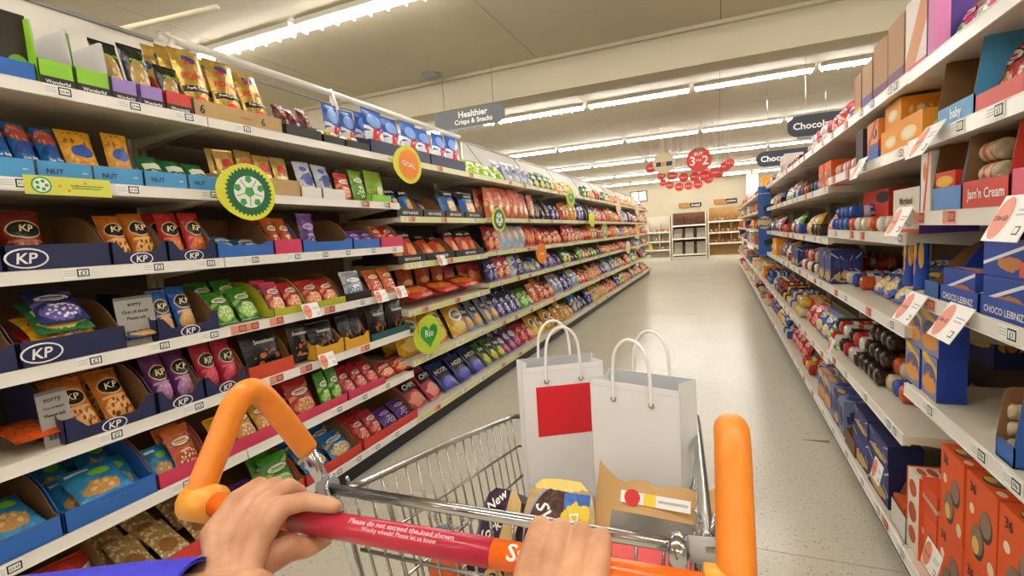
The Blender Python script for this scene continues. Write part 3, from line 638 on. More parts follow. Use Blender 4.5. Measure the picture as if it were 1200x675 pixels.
# third shelf
tr('L', 2, -60, 6, .085, .19, T_navy, 'navy nut tray', d=.34, dip=.8); tr('L', 2, 8, 132, .085, .19, T_navy, 'navy nut tray', d=.34, logo=KPL); tr('L', 2, 133, 198, .085, .19, T_navy, 'navy nut tray', d=.34, dip=.55, logo=KPL); tr('L', 2, 199, 255, .085, .19, T_navy, 'navy nut tray', d=.34, dip=.55, logo=KPL)
bg('L', 2, 14, 72, 1, kp_brown, .19, 'red-brown dry roasted nut bag', 'nut bag', 'nut_bag', text=KPT, t=.09, inset=.09, lean=14)
bg('L', 2, 135, 196, 2, kp_or, .19, 'orange honey roast nut bag', 'nut bag', 'nut_bag', text=KPT, t=.08, lean=24); bg('L', 2, 201, 253, 2, kp_red, .19, 'red chilli nut bag', 'nut bag', 'nut_bag', text=KPT, t=.08, lean=16, rows=2)
tr('L', 2, 256, 322, .07, .19, T_blue, 'blue snack tray', d=.3, dip=.8); tr('L', 2, 323, 355, .075, .15, T_pink, 'pink snack tray'); tr('L', 2, 356, 414, .07, .19, T_blue, 'blue snack tray', dip=.8); tr('L', 2, 415, 446, .06, .18, T_blue, 'blue snack tray'); tr('L', 2, 447, 473, .07, .17, T_pink, 'pink snack tray')
bg('L', 2, 262, 318, 2, blue1, .13, 'flat blue snack bag', lean=50); bg('L', 2, 325, 354, 2, orng, .2, 'orange crisp bag', lean=26, rows=2); bg('L', 2, 358, 378, 1, purp, .2, 'purple crisp bag', lean=4); bg('L', 2, 417, 445, 2, purp, .12, 'purple crisp bag', lean=30); bg('L', 2, 448, 472, 2, [orng, red1], .17, ['orange crisp bag', 'red crisp bag'], lean=34)
# fourth shelf
tr('L', 3, -70, 24, .085, .18, T_navy, 'navy nut tray', d=.36, dip=.8); tr('L', 3, 26, 150, .085, .19, T_navy, 'navy nut tray', d=.36, logo=KPL); tr('L', 3, 186, 258, .085, .19, T_navy, 'navy nut tray', d=.36, dip=.5, logo=KPL)
bg('L', 3, -30, 12, 1, kp_blue, .13, 'blue nut bag', 'nut bag', 'nut_bag', lean=40)
for q, (mm, dd) in enumerate(((redsw, 'red flat nut bag'), (yel1, 'yellow flat nut bag'), (grnw, 'green flat nut bag'), (navy1, 'dark blue flat nut bag'))):
    bg('L', 3, 34+q*6, 128-q*4, 1, mm, .17, dd, 'nut bag', 'nut_bag', lie=True, lean=66-q*4, t=.045, inset=.03, dz=.008+q*.032, yaw=10)
bg('L', 3, 150, 210, 1, kp_blue, .15, 'flat blue nut bag before the grey notice', 'nut bag', 'nut_bag', lie=True, lean=84, t=.05, inset=.02)
bg('L', 3, 192, 240, 2, kp_blue, .19, 'blue salted nut bag', 'nut bag', 'nut_bag', text=KPT, lean=20, t=.07)
bg('L', 3, 262, 316, 2, green1, .17, 'bright green crisp bag', lean=34, t=.09, rows=2, dh=.05); bg('L', 3, 324, 344, 1, pinkc, .18, 'pink crisp bag', lean=28, rows=2)
for a, c in ((322, 364), (365, 406)): tr('L', 3, a, c, .04, .18, T_chart, 'chartreuse lipped crisp tray', d=.33)
bg('L', 3, 345, 363, 1, red1, .16, 'red sweet chilli crisp bag', lean=30); bg('L', 3, 367, 405, 2, red1, .16, 'red sweet chilli crisp bag', lean=34, rows=2); tr('L', 3, 407, 436, .05, .17, T_black, 'black lipped crisp tray', d=.33); bg('L', 3, 409, 434, 1, silv, .17, 'silver crisp bag', lean=18); bg('L', 3, 440, 470, 2, orng, .16, 'orange crisp bag', lean=24)
# fifth shelf
bg('L', 4, 14, 100, 1, P('orangeflat', 'e0581f', [('v', (.4, .5, .3, .3, 7), 'b8791f'), ('r', (.7, .9, .3, .7), 'f0a070')]), .2, 'orange snack bag lying on the bare shelf', lie=True, lean=84, t=.07, inset=.04)
bg('L', 4, -80, -2, 2, P('deepred', '6a1418', [('e', (.5, .5, .3, .2), '8e2a26')]), .18, 'deep red snack bag', lean=25)
tr('L', 4, 78, 185, .085, .2, T_navy, 'navy nut tray', d=.36, dip=.5, logo=KPL); tr('L', 4, 187, 241, .085, .2, T_navy, 'navy nut tray', d=.36, dip=.5, logo=KPL); tr('L', 4, 242, 291, .085, .2, T_navy, 'navy nut tray', d=.36, dip=.5, logo=KPL)
bg('L', 4, 88, 172, 2, kp_or, .2, 'orange honey roast nut bag', 'nut bag', 'nut_bag', text=KPT, lean=30, t=.08, rows=2); bg('L', 4, 189, 240, 2, kp_pur, .2, 'purple fruit and nut bag', 'nut bag', 'nut_bag', text=KPT, lean=20, t=.08); bg('L', 4, 244, 290, 2, kp_pnk, .2, 'pink-red nut bag', 'nut bag', 'nut_bag', text=KPT, lean=14, t=.08)
tr('L', 4, 293, 346, .07, .2, T_brick, 'brick orange pouch tray', d=.3); bg('L', 4, 296, 342, 1, black1, .2, 'black chilli nut pouch', 'nut pouch', 'nut_pouch', text=SNT, lean=12, t=.07, inset=.05); bg('L', 4, 347, 370, 1, black1, .21, 'black chilli nut pouch', 'nut pouch', 'nut_pouch', text=SNT, lean=10, t=.07, inset=.04)
tr('L', 4, 371, 404, .085, .17, T_yell, 'mustard pouch tray', d=.3, dip=.75); tr('L', 4, 405, 434, .08, .17, T_yell, 'mustard pouch tray', d=.3, dip=.75); tr('L', 4, 436, 481, .045, .17, T_teal, 'dark teal pouch tray', d=.3)
bg('L', 4, 372, 402, 1, black2, .18, 'black nut pouch', 'nut pouch', 'nut_pouch', text=SNT, lean=12, t=.06); bg('L', 4, 406, 434, 2, black1, .18, 'black nut pouch', 'nut pouch', 'nut_pouch', lean=14, t=.05); bg('L', 4, 438, 480, 2, black2, .2, 'black nut pouch', 'nut pouch', 'nut_pouch', text=SNT, lean=10, t=.06)
# sixth shelf
tr('L', 5, -60, 76, .075, .19, T_blue, 'royal blue nut tray', d=.36, inn=M_cardd); tr('L', 5, 78, 186, .075, .19, T_blue, 'royal blue nut tray', d=.36, inn=T_blue); tr('L', 5, 187, 248, .06, .2, T_pink, 'pink-red lipped snack tray', d=.36)
bg('L', 5, -10, 66, 1, aqua, .2, 'aqua blue mixed nut bag', 'nut bag', 'nut_bag', lie=True, lean=70, t=.07, inset=.03); bg('L', 5, 84, 184, 2, aqua, .18, 'aqua blue nut bag', 'nut bag', 'nut_bag', lean=52, t=.09, rows=3, drow=.06, dh=.045); bg('L', 5, 96, 168, 1, aqua, .17, 'aqua blue nut bag lying across the tray front', 'nut bag', 'nut_bag', lie=True, lean=60, t=.07, inset=.015, dz=.01); bg('L', 5, 189, 222, 1, aqua, .15, 'aqua blue trail mix bag', 'nut bag', 'nut_bag', lean=40, t=.06)
bg('L', 5, 212, 247, 1, orng, .19, 'orange crisp bag', lean=24, rows=2); tr('L', 5, 250, 345, .06, .2, T_pink, 'pink-red lipped snack tray', d=.36); tr('L', 5, 347, 408, .05, .2, T_pink, 'pink-red lipped snack tray', d=.36); tr('L', 5, 409, 452, .05, .2, T_pink, 'pink-red lipped snack tray', d=.36)
bg('L', 5, 262, 332, 3, yel1, .17, 'yellow crisp bag', lean=34); bg('L', 5, 349, 380, 1, red1, .19, 'red crisp bag', lean=24, rows=2); bg('L', 5, 382, 407, 2, green1, .18, 'green crisp bag', lean=16); bg('L', 5, 411, 451, 3, redsw, .17, 'red sweet bag', 'sweet bag', 'sweet_bag', lean=40, rows=2); bg('L', 5, 452, 486, 2, red1, .12, 'red crisp bag', lean=45)
# bottom shelf
tr('L', 6, -60, 58, .07, .2, M_card, 'brown cardboard tray', d=.4); tr('L', 6, 60, 146, .06, .24, M_card, 'brown cardboard tray', d=.4); bg('L', 6, 70, 140, 1, P('redwhite', 'd8452a', [('r', (0, 1, .3, .6), 'f0e6da'), ('d', (.5, .2, .1), 'f6f2ea')]), .2, 'red and white crisp bag', lean=40, t=.09)
tr('L', 6, 148, 285, .07, .18, T_red, 'red nut tray', d=.4); bg('L', 6, 160, 272, 3, clearn, .2, 'clear bag of mixed nuts', 'nut bag', 'nut_bag', lean=58, t=.08, rows=2, dh=.04)
tr('L', 6, 287, 358, .06, .2, T_red, 'red nut tray', d=.4); bg('L', 6, 290, 322, 2, purp, .17, 'purple sweet bag', 'sweet bag', 'sweet_bag', lean=50, t=.07); bg('L', 6, 322, 357, 1, green1, .2, 'green pouch with black specks', 'pouch', 'snack_pouch', lean=20, t=.08, rows=2)
tr('L', 6, 360, 425, .06, .2, T_red, 'red nut tray', d=.4); tr('L', 6, 427, 490, .06, .2, T_red, 'red nut tray', d=.4); bg('L', 6, 366, 424, 2, blue1, .18, 'sky blue sweet bag', 'sweet bag', 'sweet_bag', lean=46, t=.08, rows=2, dh=.02); bg('L', 6, 429, 456, 2, redsw, .18, 'red sweet bag', 'sweet bag', 'sweet_bag', lean=38, t=.07, rows=2); bg('L', 6, 457, 489, 2, purp, .16, 'purple sweet bag', 'sweet bag', 'sweet_bag', lean=46, t=.07)
# grey shelf notices
def notice(x0, x1, i, hgt, label, lines):
    zr = rz('L', 0, i); ya, yb = yAt(x0, XF-.06, zr), yAt(x1, XF-.06, zr); w = yb-ya
    b = MB(); b.box(-w/2, w/2, 0, .004, 0, hgt, 0); b.box(-w/2, w/2, -.001, 0, hgt*.94, hgt, 2)
    for k, (s, hh) in enumerate(lines): text_into(b, s, w*.7, hh, lambda x, z, k=k: (x, -.0015, z+hgt*(.82-.13*k)), 1)
    for k in range(12): b.box(-w*.32+k*w*.055, -w*.32+k*w*.055+w*(.015 if k % 3 else .03), -.0015, 0, hgt*.12, hgt*.3, 1)
    o = ob('shelf_notice', b.mesh('shelf_notice', [mat('notice_grey', 'a5a29c', .6), C_blk, mat('notice_bar', '6a6864', .6)]), None, SM('L', (ya+yb)/2, zr, .05) @ Matrix.Rotation(R(-6), 4, 'X')); tag(o, label, 'notice')
notice(142, 186, 3, .185, 'grey card notice standing on the fourth left shelf', [('sorry', .016), ('Out of stock', .022), ('Please ask', .012)])
notice(52, 88, 4, .185, 'grey card notice standing on the fifth left shelf', [('sorry', .016), ('Out of stock', .022), ('Please ask', .012)])

# ------------------------------------------------------------------ left side, third and fourth bays
def by(k): return LB0+(k-1)*LBW
# top shelf on from the cereal crisps
bg('L', 0, 546, 598, 5, lime, .2, 'lime green salad crisp bag', lean=38, t=.09, rows=2, dh=.03, k=2)
bg('L', 0, 598, 630, 4, whtb, .24, 'white crisp bag with blue print', lean=22, t=.09, rows=2, k=3, dh=.02)
bg('L', 0, 630, 654, 4, grnw, .22, 'green and cream crisp bag', lean=24, t=.08, k=4)
bg('L', 0, 654, 676, 5, [yel1, ylbig], .2, 'yellow crisp bag', lean=26, t=.08, k=5)
# third bay
for q, (a, c) in enumerate(((466, 496), (497, 522), (523, 545), (546, 566))): tr('L', 1, a, c, .06, .17, T_black, 'black crisp tray', k=2, text=[('NEW FLAVOUR', .6, .35, 0, .5, M_txtw)])
bg('L', 1, 467, 494, 2, popb, .22, 'black and blue popped crisp bag', text=PPT, k=2, t=.08, lean=26, rows=2); bg('L', 1, 498, 520, 2, popb, .2, 'black and blue popped crisp bag', k=2, t=.07, lean=36, inset=.12); bg('L', 1, 524, 544, 1, popb, .24, 'black and blue popped crisp bag', text=PPT, k=2, t=.09, lean=14); bg('L', 1, 547, 565, 1, popb, .24, 'black and blue popped crisp bag', text=PPT, k=2, t=.09, lean=14, rows=2)
for a, c in ((467, 500), (501, 534), (535, 567)): tr('L', 2, a, c, .06, .17, T_black, 'black crisp tray', k=2, text=[('NEW FLAVOUR', .6, .35, 0, .5, M_txtw)])
bg('L', 2, 467, 498, 2, popo, .24, 'black and orange popped crisp bag', text=PPT, k=2, t=.09, lean=28, rows=2); bg('L', 2, 502, 532, 2, popo, .22, 'black and orange popped crisp bag', text=PPT, k=2, t=.08, lean=36, inset=.06); bg('L', 2, 535, 566, 3, popo, .23, 'black and orange popped crisp bag', text=PPT, k=2, t=.09, lean=24, rows=2)
bg('L', 3, 476, 530, 3, orfire, .26, 'orange tortilla chip bag standing at the back', k=2, t=.09, lean=5, inset=.22); bg('L', 3, 484, 566, 3, redfire, .23, 'red tortilla chip bag lying flat', k=2, lie=True, lean=72, t=.11, inset=.04); bg('L', 3, 530, 570, 3, redfire, .24, 'red tortilla chip bag standing', k=2, t=.1, lean=10, inset=.2)
bg('L', 4, 478, 560, 3, ylbig, .31, 'big yellow corn snack bag', text=NNT, k=2, t=.13, lean=24, rows=2, dh=.02); bg('L', 4, 556, 574, 2, skips, .28, 'silver-grey prawn snack bag', text=SKT, k=2, t=.1, lean=34, rows=2, dh=.05)
bg('L', 5, 492, 528, 2, chipp, .27, 'pink and black chip stick bag', text=CHT, k=2, t=.12, lean=44, rows=2, dh=.06); bg('L', 5, 528, 576, 3, hoops, .27, 'navy hoop snack bag', text=HOT, k=2, t=.1, lean=42, rows=2, dh=.05)
# fourth bay
bg('L', 1, 575, 632, 7, salm, .3, 'salmon pink crisp bag', k=3, t=.1, lean=8, rows=2, drow=.1)
bg('L', 2, 577, 590, 2, red1, .24, 'red crisp bag', k=3, t=.09, lean=14); bg('L', 2, 590, 620, 4, whor, .235, 'white and orange crisp bag', k=3, t=.1, lean=8, rows=2, drow=.1); bg('L', 2, 620, 632, 3, redfire, .235, 'red tortilla chip bag', k=3, t=.09, lean=8)
bg('L', 3, 577, 588, 2, navy1, .215, 'navy crisp bag', k=3, t=.09, lean=14); bg('L', 3, 588, 603, 2, pinkc, .215, 'pink crisp bag', k=3, t=.09, lean=14); bg('L', 3, 603, 618, 2, [whtb, navy1], .215, ['white crisp bag with blue print', 'navy crisp bag'], k=3, t=.09, lean=10); bg('L', 3, 614, 633, 3, blue1, .2, 'sky blue crisp bag', k=3, t=.1, lean=46)
bg('L', 4, 577, 592, 2, skips, .28, 'silver-grey prawn snack bag', text=SKT, k=3, t=.1, lean=34, rows=2, dh=.05); bg('L', 4, 592, 618, 4, navy1, .27, 'navy crisp bag', k=3, t=.1, lean=36, rows=2, dh=.05); bg('L', 4, 618, 633, 2, green1, .25, 'green crisp bag', k=3, t=.1, lean=40)
bg('L', 5, 577, 600, 3, skpg, .26, 'green snack bag with dark oval', text=SKT, k=3, t=.1, lean=42, rows=2, dh=.05); bg('L', 5, 600, 618, 3, skpp, .26, 'purple snack bag with pale oval', k=3, t=.1, lean=42, rows=2, dh=.05); bg('L', 5, 618, 633, 2, redsw, .26, 'red snack bag', k=3, t=.1, lean=42)
# further bays: blocks of colour read from the photograph, near to far
PAL = {'red': (red1, 'red crisp bag'), 'fire': (redfire, 'red tortilla chip bag'), 'yel': (yel1, 'yellow crisp bag'), 'ylb': (ylbig, 'big yellow corn snack bag'), 'navy': (navy1, 'navy crisp bag'), 'blue': (blue1, 'sky blue crisp bag'), 'grn': (green1, 'green crisp bag'), 'salm': (salm, 'salmon pink crisp bag'), 'or': (orng, 'orange crisp bag'), 'purp': (purp, 'purple crisp bag'), 'blk': (black2, 'black crisp bag'), 'sil': (silv, 'silver crisp bag'), 'grw': (grnw, 'green and cream crisp bag'), 'pink': (pinkc, 'pink crisp bag'), 'wh': (whtb, 'white crisp bag with blue print')}
FAR = {4: ['', 'blk blk navy', 'fire red red', 'blue navy purp', 'or red sil', 'ylb ylb yel'], 5: ['', 'or yel navy', 'red pink or', 'grw blk grn', 'navy sil red', 'yel blue navy'],
       6: ['grw yel or', 'blk navy red', 'fire yel or', 'red grn blk', 'or yel red', 'navy ylb yel'], 7: ['blk grw red', 'red or yel', 'pink fire or', 'salm yel red', 'navy sil blue', 'yel red or'],
       8: ['or red yel', 'salm red wh', 'yel navy red', 'or fire pink', 'blue yel red', 'navy grw yel'], 9: ['red yel or', 'wh red navy', 'yel or red', 'navy fire blk', 'red sil grn', 'or purp yel'],
       10: ['yel or wh', 'red blk salm', 'or yel purp', 'red wh navy', 'yel or blk', 'grn red or'], 11: ['or red yel', 'yel wh red', 'red or pink', 'blk yel or', 'red wh navy', 'or yel red']}
for k, rws in FAR.items():
    y0, y1 = by(k)+.03, by(k+1)-.03
    for i, s in enumerate(rws):
        ws = s.split()
        for q, c in enumerate(ws):
            m, d = PAL[c]; a = y0+(y1-y0)*q/3; e = y0+(y1-y0)*(q+1)/3
            bg('L', i, 0, 0, 2 if k < 9 else 1, m, (.22, .275, .225, .215, .275, .275)[i], d, k=k, y01=(a+.004, e-.004), t=.1, lean=random.choice((10, 16, 22)) if i < 3 else random.choice((26, 36, 44)), dh=.05, rows=1, yaw=9)

# ------------------------------------------------------------------ right side
C = lambda n, b, s=(): pack('box_'+n, b, s, .6, 0, 0)
cb_kraft = mat('carton_kraft', 'a97c4c', .7, noise=.12, nscale=20)
c_pur = C('purplebrown', '6a2f5c', [('r', (0, 1, .25, 1), 'a97c4c')]); c_wp = C('whitepink', 'efe6e2', [('d', (.9, -.05, .28), 'd9986a'), ('r', (0, 1, 0, .12), 'e8607a')]); c_red = C('redbox', 'd8341f', [('e', (.8, .8, .25, .14), '1a1614')]); c_orange = C('orangebox', 'ee9a26', [('e', (.5, .5, .3, .22), 'f6d98a'), ('e', (.5, .5, .2, .14), 'f4ead0')])
c_F = C('boxF', 'e2892c', [('r', (0, 1, 0, .45), '2b5ba8'), ('d', (.8, .35, .12), 'c8301f'), ('e', (.7, .68, .2, .12), '141414')]); c_dark = C('darkbox', '2a1a18'); c_mary = C('maryland', 'ded4c6', [('g', (.62, .35, .3, .18), 'a5683a'), ('r', (0, 1, 0, .1), 'd85a34')]); c_purp = C('purpleside', '5a3a96'); c_wr = C('whitered', 'e8e2d6', [('d', (2.2, -.8, .25), 'd8452f'), ('g', (.4, .7, .2, .15), 'd07a4a')])
c_leib = C('leibniz', '2547a0', [('d', (.6, .35, .05), 'e8ecf2'), ('g', (.62, .4, .25, .2), 'c07a3a'), ('r', (.82, 1, .08, .5), 'e8604a')]); c_blueplain = C('blueplain', '1f3a9a'); c_jaffa = C('jaffa', '8b8fb2', [('d', (-.35, 1.0, .1), 'f0c23a'), ('e', (.5, .55, .42, .24), '5b6190'), ('g', (.5, .3, .44, .2), 'e8a04a')])
c_36 = C('box36', 'e4591a', [('e', (.68, .55, .2, .17), '3c2a20'), ('e', (.66, .57, .17, .14), '8c7466'), ('e', (.42, .28, .22, .2), '3c2a20'), ('e', (.40, .30, .19, .17), '8a7262'), ('e', (.35, .22, .12, .1), 'e8c060'), ('e', (.2, .6, .08, .06), 'f0d8b8'), ('e', (.85, .15, .1, .08), 'f0d8b8')]); c_blsw = C('blueswirl', '262a66', [('d', (.8, .1, .03), 'b8bcd8'), ('d', (-.6, .9, .025), 'b8bcd8'), ('g', (.5, .2, .4, .15), 'c8a45a'), ('e', (.5, .6, .4, .2), '34408a')]); c_worc = C('whiteorangecarton', 'e8dfd2', [('e', (.5, .8, .3, .1), 'c8542a'), ('e', (.5, .5, .32, .12), 'b84a24'), ('e', (.5, .22, .3, .1), 'c8542a'), ('r', (0, .12, 0, 1), 'e4591a')])
def rp(n, base, a_, b_): return pack('roll_'+n, base, [('r', (0, 1, .3, .42), a_), ('v', (.5, .6, .6, .25, 7), b_), ('r', (0, 1, .75, .8), a_)], .25)
r_or = rp('orange', 'e0602a', 'f6e8d8', 'c83a22'); r_red = rp('red', 'c8302a', 'f0e6e0', 'e88a5a'); r_cream = rp('cream', 'e6d2ae', 'd8605a', 'c8a070'); r_dk = rp('dark', '3a221a', '5a3426', '1c100c'); r_bl = rp('blue', '2f58b0', 'e6e8f0', 'b0c0e0'); r_wh = rp('white', 'e8e2da', 'd84a3a', 'c8b8a8'); r_pk = rp('pink', 'e0708a', 'f6e6e2', 'd84a5a'); r_yel = rp('yellow', 'ecc038', 'd8402a', 'f4e6b0')
RP = [(r_or, 'orange biscuit roll'), (r_red, 'red biscuit roll'), (r_cream, 'cream biscuit roll'), (r_dk, 'dark chocolate biscuit roll'), (r_bl, 'blue biscuit roll'), (r_wh, 'white and red biscuit roll'), (r_pk, 'pink wafer roll'), (r_yel, 'yellow biscuit roll')]
pinkbag = crisp('pinkbag', 'e04a80', 'f8e6ea', '5ab06a'); bluebag = crisp('bluebag', '4a6ac0', 'e0e6f4', 'e8c040')
# top shelf (the photograph's border hides what is above)
bg('R', 0, 1094, 1165, 3, pinkbag, .17, 'pink sweet bag', 'sweet bag', 'sweet_bag', lean=25, rows=2)
ct('R', 0, 1087, 1094, .22, C('pinkpanel', 'd884b8'), 'narrow pink carton', d=.04); ct('R', 0, 1060, 1086, .25, c_wp, 'white and pink carton', d=.18, ms=c_purp)
ct('R', 0, 1040, 1059, .24, c_pur, 'purple carton with brown torn front', d=.18, ms=cb_kraft); ct('R', 0, 1024, 1039, .23, c_pur, 'purple carton with brown torn front', d=.18, ms=cb_kraft); ct('R', 0, 1050, 1058, .33, C('maroon', '7a2430'), 'narrow maroon carton', d=.1, inset=.2)
ct('R', 0, 1010, 1022, .2, C('kraftpurple', 'a97c4c', [('r', (0, 1, 0, .3), '5a3a8a')]), 'kraft carton with violet lip', d=.2, ms=cb_kraft); ct('R', 0, 1001, 1009, .19, C('kraftred', 'a97c4c', [('r', (0, .2, 0, 1), 'd03a2a'), ('r', (0, 1, 0, .2), 'e0b040')]), 'kraft carton with red edge', d=.2, ms=cb_kraft)
bg('R', 0, 984, 1000, 3, [bluebag, redsw], .15, ['blue sweet bag', 'red sweet bag'], 'sweet bag', 'sweet_bag', k=1, lean=25); bg('R', 0, 968, 983, 2, redsw, .17, 'red sweet bag', 'sweet bag', 'sweet_bag', k=2, lean=10, t=.12); rl('R', 0, 945, 967, 4, [r_wh, r_pk], .075, .22, ['white and red biscuit roll', 'pink wafer roll'], layers=2, k=2)
# second shelf
tr('R', 1, 1142, 1200, .05, .2, T_red, 'red sweet tray', d=.3); bg('R', 1, 1146, 1194, 2, [redsw, red1], .17, ['red sweet bag', 'red and yellow sweet bag'], 'sweet bag', 'sweet_bag', lean=20, t=.07); tr('R', 1, 1206, 1270, .05, .1, T_brick, 'orange-red sweet tray', d=.3); bg('R', 1, 1204, 1262, 2, redsw, .14, 'red sweet bag', 'sweet bag', 'sweet_bag', lean=36)
tr('R', 1, 1098, 1141, .06, .2, T_sky, 'sky blue baby biscuit tray', d=.3, tall=True, text=[('baby', .5, .6, .05, .5, M_txtw)])
ct('R', 1, 1050, 1080, .11, c_orange, 'orange biscuit carton in front', d=.14, inset=.02); ct('R', 1, 1033, 1056, .1, c_orange, 'orange biscuit carton underneath the upper one', d=.12, inset=.02); ct('R', 1, 1036, 1056, .1, c_orange, 'orange biscuit carton stacked on top', d=.12, inset=.03, dz=.1); ct('R', 1, 1060, 1094, .2, C('brownback', '5a3a22'), 'plain brown carton at the back of the shelf', d=.12, inset=.3)
ct('R', 1, 1015, 1030, .17, c_F, 'orange and blue carton with dark oval', k=1, d=.1, text=[('F', .3, .16, .2, .68, M_txtw)]); ct('R', 1, 1003, 1011, .17, c_dark, 'thin dark brown carton', k=1, d=.12); rl('R', 1, 978, 1001, 5, [r_cream, r_pk], .07, .2, ['cream biscuit roll', 'pink wafer roll'], k=1, layers=1); bg('R', 1, 985, 1000, 1, redsw, .13, 'round red sweet bag', 'sweet bag', 'sweet_bag', k=1, inset=.2, t=.12)
# third shelf
tr('R', 2, 1184, 1240, .085, .19, mat('tray_rose', 'e0607a', .5), 'rose pink biscuit tray', d=.3); rl('R', 2, 1186, 1236, 3, r_pk, .06, .18, 'pink wafer roll', layers=2)
tr('R', 2, 1127, 1182, .075, .2, T_red, 'red jam biscuit tray with tall sides', d=.28, tall=True, text=[("Jam'n Cream", .8, .5, .03, .5, M_txtw)]); rl('R', 2, 1131, 1179, 1, r_cream, .055, .085, 'cream biscuit roll', along=True, inset=.03, dz=.004); rl('R', 2, 1131, 1179, 1, r_cream, .055, .085, 'cream biscuit roll stacked second', along=True, inset=.03, dz=.062); rl('R', 2, 1131, 1179, 1, r_cream, .055, .085, 'cream biscuit roll stacked third', along=True, inset=.04, dz=.12)
tr('R', 2, 1092, 1126, .07, .2, mat('tray_redblue', '4f86c6', .5), 'blue tray of jam biscuits', d=.28, tall=True); ct('R', 2, 1094, 1118, .055, C('dodger', 'd8361f', [('e', (.5, .5, .4, .3), 'f0c23a')]), 'red jam biscuit pack below', d=.2, dz=.004, inset=.02); ct('R', 2, 1094, 1118, .055, C('dodger', 'd8361f'), 'red jam biscuit pack on top', d=.2, dz=.061, inset=.02, text=[('Dodgers', .7, .4, 0, .5, C_yel)])
ct('R', 2, 1078, 1090, .19, c_wr, 'white carton with red slash', d=.16); ct('R', 2, 1047, 1077, .16, c_mary, 'cream cookie carton with purple side', d=.16, ms=c_purp, text=[('Maryland', .8, .2, .02, .7, C_blk)])
ct('R', 2, 1012, 1040, .2, c_red, 'red open carton with black emblem', k=1, d=.12, inset=.16); rl('R', 2, 992, 1044, 6, [r_cream, r_wh, r_or], .065, .2, ['cream biscuit roll', 'white and red biscuit roll', 'orange biscuit roll'], k=1, layers=1); rl('R', 2, 973, 992, 4, r_bl, .065, .2, 'blue biscuit roll', k=1, layers=2)
# fourth shelf
for q, x in enumerate((1058, 1070)):
    o0 = yAt(x+5, XR+.04, rz('R', 0, 3)); b = MB(); b.lathe([(.018, 0), (.0215, .004), (.0215, .225), (.018, .235), (.0, .235)], 16, 1)
    o = ob('biscuit_tube', b.mesh('tube', [mat('tube_blue', '2450b8', .35), pack('tube_print', '2450b8', [('e', (.75, .40, .10, .05), 'f0b830'), ('e', (.75, .34, .07, .04), 'e8854a'), ('e', (.95, .38, .06, .05), 'f0b830'), ('e', (.6, .42, .05, .04), 'e8a04a'), ('r', (0, 1, .66, .72), 'f0d060'), ('r', (0, 1, .70, .73), '2a2a3a')], wr=0)], True), None, SM('R', o0, rz('R', 0, 3), .05))
    sub('lettering', flat_text('Haha', .034, .02, C_org), o, T(0, -.0222, .12)); reg(o, 'tall blue biscuit tube with yellow print', 'biscuit tube', 'R', 3, o0)
tr('R', 3, 1083, 1100, .05, .18, T_blue, 'narrow blue biscuit tray', d=.3, k=0)
tr('R', 3, 1101, 1146, .05, .21, mat('tray_royal', '2b4fae', .5, noise=.08), 'royal blue butter biscuit tray', d=.3, k=0, inn=mat('tray_royal_in', '1d3c96', .6), text=[('CHOCO LEIBNIZ', .8, .4, 0, .42, M_txtw)]); tr('R', 3, 1148, 1208, .05, .21, mat('tray_royal', '2b4fae', .5), 'royal blue butter biscuit tray', d=.3, k=0, inn=mat('tray_royal_in', '1d3c96', .6), text=[('CHOCO LEIBNIZ', .8, .4, 0, .42, M_txtw)])
ct('R', 3, 1105, 1142, .095, c_leib, 'blue chocolate butter biscuit carton', d=.12, dz=.004, inset=.02, k=0); ct('R', 3, 1152, 1204, .095, c_leib, 'blue chocolate butter biscuit carton', d=.12, dz=.004, inset=.02, k=0); ct('R', 3, 1150, 1204, .085, c_leib, 'blue chocolate butter biscuit carton stacked on another', d=.12, dz=.1, inset=.025, k=0); ct('R', 3, 1168, 1215, .12, c_leib, 'blue chocolate butter biscuit carton at the back', d=.12, dz=.1, inset=.2, k=0); ct('R', 3, 1210, 1250, .12, C('redplain', 'd83a2a', [('e', (.5, .4, .4, .2), 'f0d8c0')]), 'red biscuit carton', d=.15, k=0)
rl('R', 3, 971, 1012, 6, [r_or, r_bl, r_wh, r_red], .075, .22, ['orange biscuit roll', 'blue biscuit roll', 'white and red biscuit roll', 'red biscuit roll'], k=1, layers=1, inset=.1); rl('R', 3, 975, 1010, 5, [r_or, r_red], .075, .2, ['orange biscuit roll at the back', 'red biscuit roll at the back'], k=1, inset=.22, dz=.06)
bg('R', 3, 1008, 1056, 4, bluebag, .2, 'blue bag of mini biscuits', 'biscuit bag', 'biscuit_bag', k=1, lean=50, t=.09, inset=.08, rows=2, dh=.04)
# fifth shelf
for q, (a, c) in enumerate(((1060, 1078), (1079, 1098))):
    for L in range(2): ct('R', 4, a, c, .14, c_jaffa, ['lower', 'upper'][L]+' grey-blue cake bar carton', ms=C('jaffaside', '1c3a9c'), d=.075, dz=L*.1405, text=[('Jaffa', .6, .14, 0, .55, C_org)], k=0)
tr('R', 4, 1166, 1188, .05, .17, T_blue, 'blue cereal bar tray', d=.22, tall=True, k=0); rl('R', 4, 1168, 1187, 1, r_cream, .04, .12, 'cream wafer bar', dz=.005, k=0); rl('R', 4, 1168, 1187, 1, r_cream, .04, .12, 'cream wafer bar stacked second', dz=.047, k=0); rl('R', 4, 1168, 1187, 1, r_cream, .04, .12, 'cream wafer bar stacked third', dz=.089, k=0)
bg('R', 4, 1192, 1240, 2, purp, .15, 'purple chocolate bar bag', 'sweet bag', 'sweet_bag', lean=40, t=.07, k=0); ct('R', 4, 1118, 1165, .17, C('bluedark', '1a2a66', [('e', (.5, .5, .4, .15), 'c8903a')]), 'dark blue carton deep on the shelf', d=.1, inset=.33, k=0)
